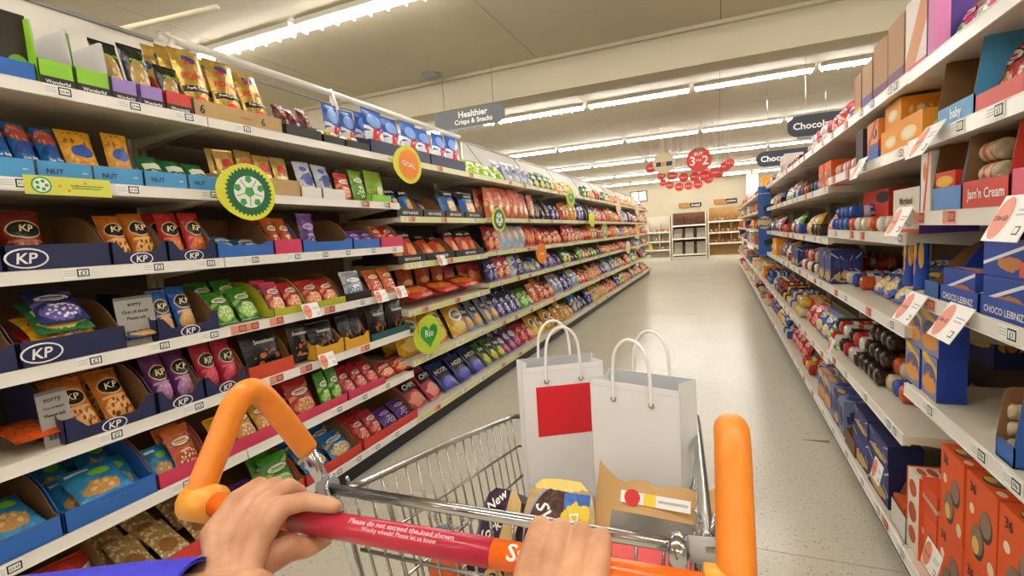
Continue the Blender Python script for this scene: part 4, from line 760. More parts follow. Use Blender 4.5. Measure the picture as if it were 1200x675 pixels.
rl('R', 4, 972, 1004, 6, [r_dk, r_wh, r_red], .08, .22, ['dark chocolate biscuit roll', 'white and red biscuit roll', 'red biscuit roll'], k=1, layers=2, inset=.05); rl('R', 4, 1004, 1028, 4, r_dk, .08, .22, 'dark chocolate biscuit roll', k=1, layers=3, inset=.06); rl('R', 4, 1030, 1058, 4, [r_or, r_bl, r_cream], .075, .2, ['orange biscuit roll', 'blue biscuit roll', 'cream biscuit roll'], k=1, layers=2, inset=.09)
# bottom shelf
for q, (a, c) in enumerate(((1098, 1126), (1127, 1163), (1164, 1215))):
    for L in range(2): ct('R', 5, a, c, .245, c_36, ['lower', 'upper'][L]+' large orange biscuit carton', d=.2, dz=L*.2455, text=[('36', .3, .12, -.25, .85, C_blk)], inset=.03, k=0)
ct('R', 5, 1076, 1097, .2, c_36, 'small orange biscuit carton', d=.2, inset=.03, k=0); ct('R', 5, 1076, 1097, .1, C('orangered', 'dc4a1e', [('r', (0, 1, .4, .55), 'c8b8a8')]), 'orange-red carton on top of the small one', d=.2, inset=.03, dz=.2015, k=0)
ct('R', 5, 1062, 1075, .3, c_worc, 'white and orange upright carton', d=.18, k=0); tr('R', 5, 1044, 1061, .1, .24, T_white, 'white open biscuit tray', d=.2, k=0); ct('R', 5, 1046, 1059, .11, C('orangesm', 'dc5a22'), 'small orange packet in the white tray', d=.1, dz=.004, k=0)
ct('R', 5, 1000, 1040, .17, c_blsw, 'navy cake carton with pale swirls', ms=C('navyplain', '1c1f54'), d=.12, n=2, k=1, dz=0); ct('R', 5, 1000, 1040, .1, c_blsw, 'upper-layer navy cake carton with swirls', ms=C('navyplain', '1c1f54'), d=.12, n=2, k=1, dz=.1705); tr('R', 5, 990, 1002, .08, .22, M_card, 'brown cardboard tray', d=.25, k=1)
ct('R', 5, 972, 989, .2, [C('greyblue', '7a86a8', [('g', (.5, .5, .4, .3), '2a3470')]), c_blsw], ['grey-blue cake carton', 'navy cake carton with pale swirls'], d=.2, n=3, k=1)
# near part of the right side just outside the frame edge and the far bays
for k in range(2, NR+1):
    y0, y1 = RB0+(k-1)*RBW+.04, RB0+k*RBW-.04
    for i in range(0, 6):
        if k == 2 and i == 0: continue
        n = 3 if k < 8 else 2
        for q in range(n):
            a, e = y0+(y1-y0)*q/n+.005, y0+(y1-y0)*(q+1)/n-.005; z = random.random()
            j = random.randrange(len(RP)); j2 = random.randrange(len(RP))
            if z < .45: rl('R', i, 0, 0, 3 if k < 6 else 2, [RP[j][0], RP[j2][0]], .08, .22, [RP[j][1], RP[j2][1]], k=k, y01=(a, e), layers=2 if i in (3, 4) and k < 6 else 1)
            elif z < .75:
                m, d = random.choice([(c_orange, 'orange biscuit carton'), (c_leib, 'blue chocolate butter biscuit carton'), (c_red, 'red carton with black emblem'), (c_mary, 'cream cookie carton'), (c_wr, 'white carton with red slash'), (c_blsw, 'navy cake carton with pale swirls'), (c_jaffa, 'grey-blue cake bar carton'), (c_36, 'orange biscuit carton'), (c_F, 'orange and blue carton')])
                ct('R', i, 0, 0, random.uniform(.14, .21), m, d, k=k, y01=(a, e), n=2, d=.16)
            else:
                m, d = random.choice([(redsw, 'red sweet bag'), (purp, 'purple sweet bag'), (bluebag, 'blue bag of mini biscuits'), (pinkbag, 'pink sweet bag'), (yel1, 'yellow sweet bag'), (green1, 'green sweet bag')])
                bg('R', i, 0, 0, 2, m, .18, d, 'sweet bag', 'sweet_bag', k=k, y01=(a, e), t=.08, lean=25)

# ------------------------------------------------------------------ labels for everything on the shelves
from mathutils.bvhtree import BVHTree
def settle():
    """soft packs give way: any bag that cuts into a neighbour on its shelf is drawn in a little"""
    rowsd = {}
    for o, d, side, i, y, ex in REG: rowsd.setdefault((side, i), []).append((y, o))
    cache = {}
    def tree(o):
        if o.name not in cache:
            M = o.matrix_basis; me = o.data
            cache[o.name] = BVHTree.FromPolygons([M @ v.co for v in me.vertices], [list(p.vertices) for p in me.polygons])
        return cache[o.name]
    soft = lambda o: '_bag' in o.name or '_pouch' in o.name
    rowsd = {k: [q for q in v if 'tray' not in q[1].name] for k, v in rowsd.items()}
    for lst in rowsd.values():
        lst.sort(key=lambda q: q[0])
        for it in range(5):
            hit = set()
            for a in range(len(lst)):
                for c in range(a+1, len(lst)):
                    if lst[c][0]-lst[a][0] > .45: break
                    A, B_ = lst[a][1], lst[c][1]
                    if not (soft(A) or soft(B_)): continue
                    if tree(A).overlap(tree(B_)):
                        if soft(A): hit.add(A)
                        if soft(B_): hit.add(B_)
            if not hit: break
            for o in hit:
                o.matrix_basis = o.matrix_basis @ Matrix.Diagonal((.985, .87, .995, 1)); cache.pop(o.name, None)
settle()
def write_labels():
    grp = {}
    for o, d, side, i, y, ex in REG:
        k = bay_of(side, y); grp.setdefault((d, side, i, k, ex), []).append((y, o))
    for (d, side, i, k, ex), lst in grp.items():
        nm = (NUM7 if side == 'L' and k < 2 else NUM6)[i]; lst.sort(key=lambda q: q[0])
        bayw = 'nearest' if k == 0 else ORD[k]; sd = 'left' if side == 'L' else 'right'
        exw = {'behind the front ones': 'rear', 'at the back': 'hindmost', 'in the upper layer': 'upper-layer', 'on the topmost layer': 'topmost-layer'}.get(ex, ex)
        for q, (y, o) in enumerate(lst):
            dd = (exw+' '+d) if exw else d
            o['label'] = ('%s, %s shelf, %s %s bay' % (dd, nm, bayw, sd)) if len(lst) == 1 else ('%s %s along %s shelf, %s %s bay' % (ORD[q], dd, nm, bayw, sd))
            o['group'] = d+'s on the '+sd+' shelves'
write_labels()

# ------------------------------------------------------------------ round shelf wobblers
W_yel = mat('wob_yellow', 'dcdc3a', .4); W_grn = mat('wob_green', '12663a', .4); W_org = mat('wob_orange', 'f28a1e', .4); W_lime = mat('wob_lime', 'c3d63c', .4); W_hg = mat('wob_heart', '2f9a3a', .4); W_wht = mat('wob_white', 'f2f2ec', .4); W_ball = mat('wob_ballgreen', '3fa24a', .4); W_cream = mat('wob_cream', 'e6d2ac', .5)
def spl(pts, n=10):
    """smooth path through points"""
    P_ = [Vector(p) for p in pts]; P_ = [P_[0]*2-P_[1]]+P_+[P_[-1]*2-P_[-2]]; out = []
    for i in range(1, len(P_)-2):
        a, b_, c, d = P_[i-1:i+3]
        for k in range(n):
            t = k/n; out.append(.5*((2*b_)+(c-a)*t+(2*a-5*b_+4*c-d)*t*t+(3*b_-a-3*c+d)*t**3))
    out.append(P_[-2]); return out
def depth_of(p): return AF.dot(p-Vector((0, 0, CAMH)))
def disc_pts(n, r, cx=0, cz=0): return [(cx+r*math.cos(2*math.pi*i/n), cz+r*math.sin(2*math.pi*i/n)) for i in range(n)]
def star_pts(n, r0, r1): return [((r0 if i % 2 else r1)*math.cos(math.pi*i/n), (r0 if i % 2 else r1)*math.sin(math.pi*i/n)) for i in range(2*n)]
def lay(b, pts, y, mi): b.face([(x, y, z) for x, z in pts], mi)
def wobbler(px, py, rpx, style, label, X=-1.9, a=8):
    p = onX(px, py, X); r = rpx*depth_of(p)/F
    mats = [W_yel if style in ('ball', 'goal') else (W_org if style == 'orange' else (W_lime if style == 'rio' else (W_yel if style == 'plain' else W_cream))), W_grn, W_wht, W_ball, W_org, W_hg, mat('pole_clip', 'e0602a', .4)]
    b = MB(); pts = disc_pts(32, r)
    pts = [((x*1.0 if x > -.5*r else x-(abs(x)-.5*r)*.35), z) for x, z in pts]
    b.extr(pts, 'y', -.0015, .0015, 0, 0, 0)
    M = T(*p) @ Matrix.Rotation(R(90-a), 4, 'Z'); o = ob('shelf_wobbler', b.mesh('disc', mats), None, M); tag(o, label, 'shelf sign', 'round shelf wobblers')
    d = MB(); y = -.0022
    if style == 'ball':
        lay(d, star_pts(34, r*.88, r*.78), y, 1); lay(d, disc_pts(24, r*.56), y-.0006, 2)
        lay(d, [(x*.20*r, z*.20*r) for x, z in [(math.sin(2*math.pi*i/5), -math.cos(2*math.pi*i/5)) for i in range(5)]][::1], y-.0012, 3)
        for i in range(5):
            a0 = 2*math.pi*i/5; c0 = (math.sin(a0+math.pi/5), -math.cos(a0+math.pi/5)); s = .17*r
            lay(d, [(c0[0]*.44*r+s*.8*math.sin(2*math.pi*j/5+a0+math.pi/5+math.pi), c0[1]*.44*r-s*.8*math.cos(2*math.pi*j/5+a0+math.pi/5+math.pi)) for j in range(5)], y-.0012, 3)
            for (u0, u1) in (((math.sin(a0)*.2*r, -math.cos(a0)*.2*r), (math.sin(a0)*.5*r, -math.cos(a0)*.5*r)),):
                vx, vz = u1[0]-u0[0], u1[1]-u0[1]; L = math.hypot(vx, vz); nx, nz = -vz/L*.012*r, vx/L*.012*r
                lay(d, [(u0[0]-nx, u0[1]-nz), (u1[0]-nx, u1[1]-nz), (u1[0]+nx, u1[1]+nz), (u0[0]+nx, u0[1]+nz)][::-1], y-.0011, 1)
        sub('football_print', d.mesh('football_print', mats), o)
    elif style == 'goal':
        lay(d, star_pts(30, r*.84, r*.74), y, 4); text_into(d, 'GOAL', r*1.0, r*.4, lambda x, z: (x, y-.001, z+x*-.15), 2); sub('print', d.mesh('print', mats), o)
    elif style == 'orange':
        lay(d, star_pts(30, r*.9, r*.8), y, 0); text_into(d, 'GOAL', r*1.0, r*.4, lambda x, z: (x, y-.001, z), 2); sub('print', d.mesh('print', mats), o)
    elif style == 'rio':
        hp = []
        for i in range(28):
            t = 2*math.pi*i/28; hp.append((r*.042*16*math.sin(t)**3, r*.042*(13*math.cos(t)-5*math.cos(2*t)-2*math.cos(3*t)-math.cos(4*t))))
        lay(d, hp[::-1], y, 5); text_into(d, 'Rio', r*.8, r*.36, lambda x, z: (x, y-.001, z+.08*r), 2); sub('print', d.mesh('print', mats), o)
    elif style == 'red':
        lay(d, disc_pts(20, r*.85), y, 4); sub('print', d.mesh('print', mats), o)
    k = bay_of('L', p.y); zn = min(lrows(k), key=lambda q: abs(q+.018-p.z))+.018        # springy arm clipped into the nearest shelf edge
    ya = p.y-r*.8; g = MB(); g.tube(spl([(XF+.009, ya, zn), (XF+.05, ya, (zn+p.z)/2), tuple(M @ Vector((-r*.8, .003, 0))), tuple(M @ Vector((-r*.3, .003, 0)))], 5), .0025, 6); ob('arm', g.mesh('arm', mats[6]), o)
wobbler(292, 225, 33, 'ball', 'large round football wobbler on the second left shelf'); wobbler(479, 193, 22, 'goal', 'yellow and orange GOAL wobbler below the top left shelf'); wobbler(585, 257, 14, 'ball', 'medium football wobbler beside the salmon pink bags'); wobbler(635, 297, 12, 'orange', 'orange disc wobbler beside sky blue crisp bags'); wobbler(503, 392, 23, 'rio', 'large lime wobbler with green heart reading Rio', X=-1.94); wobbler(669, 232, 11, 'rio', 'small lime wobbler with green heart on the top shelf'); wobbler(709, 270, 8.5, 'ball', 'smallest football wobbler far along the left shelves'); wobbler(694, 257, 9, 'plain', 'plain yellow disc wobbler beside the smallest football'); wobbler(725, 243, 7.5, 'cream', 'cream disc wobbler highest among the far left ones'); wobbler(747, 247, 7, 'cream', 'cream disc wobbler at the far end, upper one'); wobbler(736, 290, 7.5, 'cream', 'cream disc wobbler low at the far left'); wobbler(747, 268, 6, 'red', 'orange-centred disc wobbler near the far end'); wobbler(763, 291, 5.5, 'plain', 'yellow disc wobbler furthest along low down')
# yellow promotional card clipped over the second shelf strip
zr = LROW[1]+.02; ya, yb = yAt(28, XF+.012, zr), yAt(130, XF+.012, zr); w = yb-ya
b = MB(); b.box(-w/2, w/2, 0, .0015, -.03, .03, 0); b.face([(x-w*.32, -.0006, z) for x, z in disc_pts(20, .027)], 1); b.face([(x-w*.32, -.0012, z) for x, z in disc_pts(20, .022)], 2)
for i in range(5): b.face([(x-w*.32+.013*math.cos(i*1.26), -.0018, z+.013*math.sin(i*1.26)) for x, z in disc_pts(6, .006)], 3)
for i in range(7): b.face([(x-w*.12+i*.012, -.0008, z+.014*math.sin(i*2.3)) for x, z in disc_pts(5, .005)], 4+i % 2)
b.box(0, w*.4, -.0008, 0, .002, .005, 1); b.box(w*.02, w*.36, -.0008, 0, -.006, -.003, 1)
o = ob('promo_strip', b.mesh('promo_strip', [mat('promo_yellow', 'd9d85a', .45), W_ball, W_wht, W_ball, W_org, W_yel]), None, SM('L', (ya+yb)/2, zr, -.012)); tag(o, 'yellow football promotion card over the second left shelf edge', 'promotion card')

# ------------------------------------------------------------------ hanging signs
def hang_sign(name, x0, x1, ym, hpx, Y, mcol, lines, label, cat='sign', wid=None, roundl=True, roundr=True, al=0, tf=.82):
    p0, p1 = onY(x0, ym[0], Y), onY(x1, ym[1], Y); w = wid or (p1.x-p0.x); h = hpx*depth_of(p0)/F; z = (p0.z+p1.z)/2
    e = empty(name, (p0.x+w/2, Y, z)); tag(e, label, cat)
    r = h*.48; pts = []
    for cx, a0, rd in ((w/2-r, 0, roundr), (-w/2+r, 180, roundl)):
        if rd: pts += [(cx+r*math.cos(R(a0-90+i*15)), (h/2)*math.sin(R(a0-90+i*15))) for i in range(13)]
        else: pts += [((w/2 if a0 == 0 else -w/2), -h/2*(1 if a0 == 0 else -1)), ((w/2 if a0 == 0 else -w/2), h/2*(1 if a0 == 0 else -1))]
    M = T(p0.x+w/2, Y, z)
    b = MB(); b.extr(pts, 'y', -.008, .008); ob('plate', b.mesh('plate', mcol), e, M)
    b = MB()
    for k, s in enumerate(lines): text_into(b, s, w*(tf if len(lines) == 1 else .74), h*(.5 if len(lines) == 1 else .34), lambda x, zz, k=k: (x+al*w, -.0095, zz+(0 if len(lines) == 1 else h*(.2-.42*k))))
    ob('lettering', b.mesh('lettering', M_txtw), e, M)
    b = MB(); b.box(-w*.42, w*.2, -.02, .02, -h*.5-.02, -h*.5-.002); ob('bottom_rail', b.mesh('bottom_rail', M_grey), e, M)
    for s in (-.35, .35): b = MB(); b.tube([(s*w, 0, h*.45), (s*w, 0, ZC-z)], .003, 6); ob('wire', b.mesh('wire', M_chrome), e, M)
S_grey = mat('sign_grey', '5b5f63', .45); S_navy = mat('sign_navy', '1b2236', .45)
hang_sign('hanging_sign', 510, 592, (141, 134), 21, 5.2, S_grey, ['Healthier', 'Crisps & Snacks'], 'dark grey hanging sign reading Healthier Crisps & Snacks', roundl=False, al=.06)
hang_sign('hanging_sign', 922, 985, (150, 142), 24, 5.9, S_navy, ['Chocolate biscuits'], 'nearer navy hanging sign reading Chocolate biscuits', wid=1.12, roundr=False, al=-.14, tf=.62)
hang_sign('hanging_sign', 886, 945, (187, 182), 17, 8.4, S_navy, ['Chocolate bars'], 'further navy hanging sign reading Chocolate bars', wid=1.05, roundr=False, al=-.1, tf=.68)
P_red = mat('promo_red', 'd8352c', .45); P_cream = mat('promo_cream', 'd9cda8', .5)
def hang_disc(px, py, rpx, Y, m, label, lines=(), extra=None, name='promo_disc', grp=None):
    p = onY(px, py, Y); r = rpx*depth_of(p)/F; e = empty(name, tuple(p)); tag(e, label, 'promotion disc', grp); M = T(*p)
    b = MB(); b.extr(disc_pts(24, r), 'y', -.004, .004); ob('disc', b.mesh('disc', m), e, M)
    b = MB()
    for s, w, h, cx, cz in lines: text_into(b, s, w*r, h*r, lambda x, z, cx=cx, cz=cz: (x+cx*r, -.006, z+cz*r))
    if lines: ob('lettering', b.mesh('lettering', M_txtw), e, M)
    if extra:
        for k, q in enumerate(extra): b = MB(); b.box(q[0]*r, q[1]*r, -.012, -.005, q[2]*r, q[3]*r); ob('product_print', b.mesh('product_print', q[4]), e, M)
    b = MB(); b.tube([(0, 0, r*.98), (0, 0, ZC-p.z)], .0025, 5); ob('thread', b.mesh('thread', M_txtw), e, M)
hang_disc(819, 187, 14, 10, P_red, 'big red hanging disc reading BUY 3 FOR 2', [('BUY', .7, .28, 0, .48), ('3', .6, .75, -.5, -.08), ('FOR', .42, .2, 0, -.05), ('2', .6, .75, .5, -.08)], [(-.2, .2, .72, .9, W_ball)])
hang_disc(778, 191, 12.5, 10, P_cream, 'big cream hanging disc with dark bottles printed', (), [(-.7, -.25, -.3, .1, C_navy), (-.15, .1, -.3, .1, C_org), (.2, .75, -.3, .1, C_navy)])
GAR = [(763, 197, 6), (775, 206, 4.5), (777, 214, 4), (788, 206, 5.5), (785, 217, 4.5), (801, 208, 5.5), (796, 219, 5), (814, 207, 5.5), (807, 218, 4.5), (826, 206, 6), (818, 216, 5), (830, 210, 5), (838, 202, 6), (842, 203, 5.5), (850, 195, 6), (855, 191, 5.5)]
for q, (x, y, r) in enumerate(GAR): hang_disc(x, y, r, 10.2+.03*(q % 3), P_red, '%s small red promotion disc from the left in the hanging garland' % ORD[q], [('3 for 2', 1.3, .5, 0, 0)], grp='red disc garland')
# blue aisle fin on the right shelving
p0, p1 = onY(888, 219, 7.45), onY(904, 299, 7.45); w, h = p1.x-p0.x, p0.z-p1.z
e = empty('aisle_fin', (XR, 7.45, p1.z)); tag(e, 'tall blue fin sign with white Brand Match circle, right shelving', 'sign')
M = T((p0.x+p1.x)/2, 7.45, (p0.z+p1.z)/2); b = MB(); b.box(-w/2, w/2, 0, .008, -h/2, h/2); ob('plate', b.mesh('plate', mat('fin_blue', '2f62b8', .45)), e, M)
b = MB(); b.extr(disc_pts(24, w*.56, 0, -.02), 'y', -.006, -.001); ob('circle', b.mesh('circle', W_cream), e, M)
b = MB(); text_into(b, 'Brand', w*.8, .07, lambda x, z: (x, -.008, z+.03)); text_into(b, 'Match', w*.8, .07, lambda x, z: (x, -.008, z-.06)); ob('lettering', b.mesh('lettering', C_navy), e, M)
b = MB(); text_into(b, 'Brand Match', w*.8, .06, lambda x, z: (x, -.002, z+h*.4)); ob('heading', b.mesh('heading', M_txtw), e, M)
for zz in (.17, -.28):
    b = MB(); b.box(-.06, .06, -.004, 0, -.04, .04); ob('coupon', b.mesh('coupon', S_navy), e, M @ T(w*.35, -.004, zz) @ Matrix.Rotation(R(-18), 4, 'Y'))
b = MB(); b.box(w/2-.02, w/2+.06, .008, .014, -.02, .02); ob('clip', b.mesh('clip', M_grey), e, M)

# ------------------------------------------------------------------ far wall
M_wood = mat('rack_wood', '7a4f2c', .55, noise=.35, nscale=12); M_woodl = mat('rack_pine', 'c79a5c', .55, noise=.2, nscale=12); M_bread = mat('bread_crust', 'c8924c', .7, noise=.35, nscale=14, bump=.3); M_bread2 = mat('bread_pale', 'e0bd7c', .7, noise=.25, nscale=14); M_bask = mat('basket_grey', '9c937f', .6)
def rack(x0, x1, label, levels, wood, tops, boxes):
    Yr = YW-.75; e = empty('bread_rack', ((x0+x1)/2, Yr, 0)); tag(e, label, 'rack')
    for x in (x0, x1-.05): b = MB(); b.box(x, x+.05, Yr, Yr+.6, 0, tops); ob('upright', b.mesh('upright', M_steel), e)
    b = MB(); b.box(x0+.05, x1-.05, Yr+.55, Yr+.58, .1, tops); ob('back_board', b.mesh('back_board', wood), e)
    b = MB(); b.box(x0+.05, x1-.05, Yr+.06, Yr+.12, 0, .16); ob('plinth', b.mesh('plinth', M_steel), e)
    n = 3
    for z in levels:
        b = MB(); b.box(x0+.05, x1-.05, Yr, Yr+.55, z, z+.04); s = ob('shelf', b.mesh('shelf', wood), e)
        b = MB(); b.box(x0+.05, x1-.05, Yr-.012, Yr, z-.01, z+.055); ob('price_rail', b.mesh('price_rail', M_white), s)
        for k in range(1, n):
            xx = x0+(x1-x0)*k/n; b = MB(); b.box(xx-.015, xx+.015, Yr+.03, Yr+.55, z+.04, z+.42); ob('divider', b.mesh('divider', wood), s)
    return e, Yr
e, Yr = rack(-1.82, -.44, 'dark wooden bread rack with pale bins by the far wall', [.22, .88, 1.42], M_wood, 1.98, None)
for z, hh in ((.264, .5), (.924, .4)):
    for k in range(3):
        xx = -1.82+.08+k*.455; b = MB()
        b.extr([(Yr+.05, z), (Yr+.5, z), (Yr+.5, z+hh), (Yr+.2, z+hh)], 'x', xx, xx+.33)
        o = ob('bread_bin', b.mesh('bread_bin', M_bask)); tag(o, '%s pale bin from left on the %s rack shelf' % (ORD[k], 'lower' if z < .5 else 'middle'), 'bin', 'pale bins in the wooden rack')
e, Yr2 = rack(-.40, .92, 'pine bread rack filled with loaves by the far wall', [.62, 1.05, 1.5], M_woodl, 2.1, None)
e, Yr3 = rack(-3.2, -1.86, 'cream rack with yellow packs, far left', [.45, .8, 1.2], M_steel, 1.9, None)
lf = MB(); lf.lathe([(.0, -.13), (.04, -.12), (.062, -.06), (.066, 0), (.062, .06), (.04, .12), (0, .13)], 10, axis='x', c=(0, 0, .066))
LF1, LF2 = lf.mesh('loaf', M_bread, True), lf.mesh('loaf', M_bread2, True); LF3 = lf.mesh('loaf', mat('pack_orange_far', 'e0853a', .5), True)
for (xa, xb, yy, lev, nn, rk) in ((-.32, .84, Yr2, (.62, 1.05, 1.5), 6, 'pine'), (-3.12, -1.94, Yr3, (.45, .8, 1.2), 6, 'cream')):
    for li, z in enumerate(lev):
        for k in range(nn):
            xx = (xa-.08)+(xb-xa+.16)*(k//2+.5)/3+(.1 if k % 2 else -.1)
            o = ob('bread_loaf', [LF1, LF2, LF3][(k+li) % 3], None, T(xx, yy+.22, z+.0425) @ Matrix.Rotation(R(90), 4, 'Z')); tag(o, '%s loaf from left on the %s shelf of the %s rack' % (ORD[k], ['lowest', 'middle', 'upper'][li], rk), 'bread', 'loaves in the far racks')
def poster(x0, y0, x1, y1, c1, c2, label, txt):
    p0, p1 = onY(x0, y0, YW-.04), onY(x1, y1, YW-.04); z0, z1 = min(p0.z, p1.z)+.04, max(p0.z, p1.z)-.04
    e = empty('wall_sign', ((p0.x+p1.x)/2, YW-.02, z0)); tag(e, label, 'sign'); xm = (p0.x+p1.x)/2
    b = MB(); b.box(p0.x, xm, YW-.03, YW-.002, z0, z1); ob('picture_panel', b.mesh('picture_panel', c1), e)
    b = MB(); b.box(xm, p1.x, YW-.03, YW-.002, z0, z1); ob('text_panel', b.mesh('text_panel', c2), e)
    for k in range(4): b = MB(); b.lathe([(0, -.14), (.05, -.1), (.06, 0), (.05, .1), (0, .14)], 8, axis='x'); ob('bread_print', b.mesh('bread_print', M_bread, True), e, T(p0.x+.1+k*.1, YW-.04, (z0+z1)/2) @ Matrix.Rotation(R(60), 4, 'Y') @ Matrix.Diagonal((1, .12, 1, 1)))
    b = MB(); text_into(b, txt, (p1.x-xm)*.8, .1, lambda x, z: (x+(xm+p1.x)/2, YW-.032, z+(z0+z1)/2)); ob('lettering', b.mesh('lettering', M_txtw), e)
poster(795, 238, 822, 243, mat('sign_tan', 'b98a58', .5), mat('sign_dark', '2a2a2c', .5), 'baguette picture sign with black half above the wooden rack', 'bread'); poster(836, 233, 864, 239, mat('sign_tan2', 'c99a62', .5), mat('sign_maroon', '4a2430', .5), 'pastry picture sign with maroon half above the pine rack', 'pastries')
# scrap of card on the floor
p = onZ(957, 517, 0); b = MB(); b.extr([(-.07, 0), (.07, -.012), (.07, .022)], 'z', .0008, .003); o = ob('card_scrap', b.mesh('card_scrap', mat('scrap_brown', '8a6a4a', .7)), None, T(p.x, p.y, 0)); tag(o, 'small brown scrap of card lying on the aisle floor', 'scrap')

# ------------------------------------------------------------------ shopping trolley
O_pl = mat('trolley_orange', 'ee8a26', .38, noise=.08, nscale=60, bump=.06); O_lt = mat('trolley_orange_light', 'f6a63c', .35); O_bar = mat('handle_orange', 'ee6a1c', .22); R_bar = mat('handle_red', 'b52c42', .2)
M_wire = mat('wire_zinc', 'b4b4b0', .25, 1, noise=.15, nscale=60)
cart = empty('shopping_trolley', (-.28, .85, 0)); tag(cart, 'wire shopping trolley with orange grips and red handle bar', 'trolley')
BL, BR = Vector((-.600, .384, 1.080)), Vector((.0085, .436, 1.060)); BD = (BR-BL).normalized()
def cpart(name, b, m, smooth=True, parent=None): return ob(name, b.mesh(name, m, smooth), parent or cart)
L_bar = (BR-BL).length
def bar_seg(name, s0, s1, r, m): 
    b = MB(); b.tube([BL+BD*s0, BL+BD*s1], r, 24); return cpart(name, b, m)
def s_at(px):      # place along the handle bar seen in pixel column px
    lo, hi = 0, L_bar
    for _ in range(40):
        md = (lo+hi)/2; q = BL+BD*md-Vector((0, 0, CAMH))
        if CX+F*AR.dot(q)/AF.dot(q) < px: lo = md
        else: hi = md
    return lo
sA, sB, sC = s_at(345), s_at(578), L_bar
bar_seg('handle_end', 0, sA, .0142, O_bar); rb = bar_seg('handle_grip', sA, sB, .0142, R_bar); bar_seg('handle_end', sB, sC, .0142, O_bar)
# printing round the bar, facing the shopper
def bar_text(s, sc, w, h, ang, m, name='lettering'):
    nrm = Vector((0, -1, 0)); nrm = (nrm-BD*nrm.dot(BD)).normalized(); up = nrm.cross(BD)*-1
    if up.z < 0: up = -up
    b = MB()
    def fn(x, z):
        a = ang+z/.0146; return tuple(BL+BD*(sc+x)+(nrm*math.cos(a)+up*math.sin(a))*.0148)
    text_into(b, s, w, h, fn); ob(name, b.mesh(name, m), cart)
C_pinkt = mat('print_pink', 'e8a8b0', .5)
bar_text('Please do not exceed the load shown', (sA+sB)/2+.02, .17, .006, R(68), C_pinkt); bar_text('Wonky wheels? Please let us know', (sA+sB)/2+.02, .15, .006, R(40), C_pinkt); bar_text('Sa', sB+.028, .04, .017, R(52), M_txtw)
def loop(X, Y0, dx, which, z0, ht):
    """the padded corner grip: up from the bar end, over and down to the frame"""
    pts = [(X, Y0, z0-.004), (X, Y0+.008, z0+ht*.18), (X, Y0+.040, z0+ht*.60), (X, Y0+.062, z0+ht*.88), (X+dx, Y0+.082, z0+ht), (X+dx, Y0+.104, z0+ht*.86), (X+dx*2, Y0+.135, z0+ht*.42), (X+dx*2, Y0+.165, z0-.002)]
    b = MB(); b.tube(spl(pts, 6), .0168, 20); g = cpart('corner_grip', b, O_pl)
    b = MB(); q = Vector((X, Y0, z0)); sg = 1 if which == 'l' else -1
    b.tube([q-BD*.012*sg, q+BD*.026*sg], [.0235, .0225], 24); cpart('grip_collar', b, O_lt, parent=g)
    b = MB(); e0 = Vector((X+dx*2, Y0+.163, 1.082)); e1 = Vector((X+dx*2, Y0+.215, .955)); e2 = Vector((X+dx*2+(.03 if which == 'l' else -.02), Y0+.30, .42))
    b.tube([e0, e1], .0115, 14); b.tube(spl([e1, (e1.x, e1.y+.02, .88), e2], 6), .0105, 12); cpart('support_tube', b, M_chrome)
    b = MB(); c = Vector((X+dx*2+(.01 if which == 'l' else -.01), Y0+.19, 1.008)); b.lathe([(.0, -.012), (.014, -.012), (.017, -.006), (.017, .006), (.014, .012), (0, .012)], 16, axis='x', c=tuple(c)); cpart('hinge_boss', b, M_grey)
    b = MB(); b.tube([c+Vector((.004*k*(1 if which == 'l' else -1), .016*math.cos(k*.9), .016*math.sin(k*.9))) for k in range(9)], .0028, 8); cpart('spring_clip', b, M_chrome)
loop(-.600, .384, .004, 'l', 1.08, .116); loop(.0085, .436, -.0005, 'r', 1.06, .116)
RLp, RRp = Vector((-.545, .572, 1.005)), Vector((-.018, .580, 1.004)); FLp, FRp = Vector((-.500, 1.14, .920)), Vector((-.055, 1.14, .955))
b = MB(); b.tube([RLp-BD*.03, RRp+BD*.02], .0085, 14); rear = cpart('rear_rail', b, M_chrome)
b = MB(); b.tube(spl([RLp, (RLp+FLp)/2+Vector((0, 0, .004)), FLp], 8), .0062, 10); left = cpart('side_rail', b, M_wire)
b = MB(); b.tube(spl([RRp, (RRp+FRp)/2+Vector((0, 0, .004)), FRp], 8), .0085, 10); right = cpart('side_rail', b, M_wire)
b = MB(); b.tube([FLp, FRp], .0062, 10); front = cpart('front_rail', b, M_wire)
BZ = .722
bRL, bRR, bFL, bFR = Vector((-.515, .60, BZ)), Vector((-.048, .605, BZ)), Vector((-.455, 1.10, BZ)), Vector((-.10, 1.10, BZ))
b = MB(); b.tube([bRL, bRR, bFR, bFL], .005, 8, closed=True); floorf = cpart('basket_base', b, M_wire)
def wires(panel, A0, A1, B0, B1, n, r=.0021, m=M_wire):
    for k in range(n):
        t = (k+.5)/n; b = MB(); b.tube([A0.lerp(A1, t), B0.lerp(B1, t)], r, 6); ob('wire', b.mesh('wire', m, True), panel)
wires(left, RLp, FLp, bRL, bFL, 18); wires(right, RRp, FRp, bRR, bFR, 14); wires(front, FLp, FRp, bFL, bFR, 12); wires(rear, RLp, RRp, bRL, bRR, 16, .0023); wires(floorf, bRL, bFL, bRR, bFR, 14); wires(floorf, bRL, bRR, bFL, bFR, 9)
for t in (.36, .7):
    for pn, A0, A1, B0, B1 in ((left, RLp, FLp, bRL, bFL), (right, RRp, FRp, bRR, bFR), (front, FLp, FRp, bFL, bFR), (rear, RLp, RRp, bRL, bRR)):
        b = MB(); b.tube([A0.lerp(B0, t), A1.lerp(B1, t)], .0033, 6); ob('cross_wire', b.mesh('cross_wire', M_wire, True), pn)
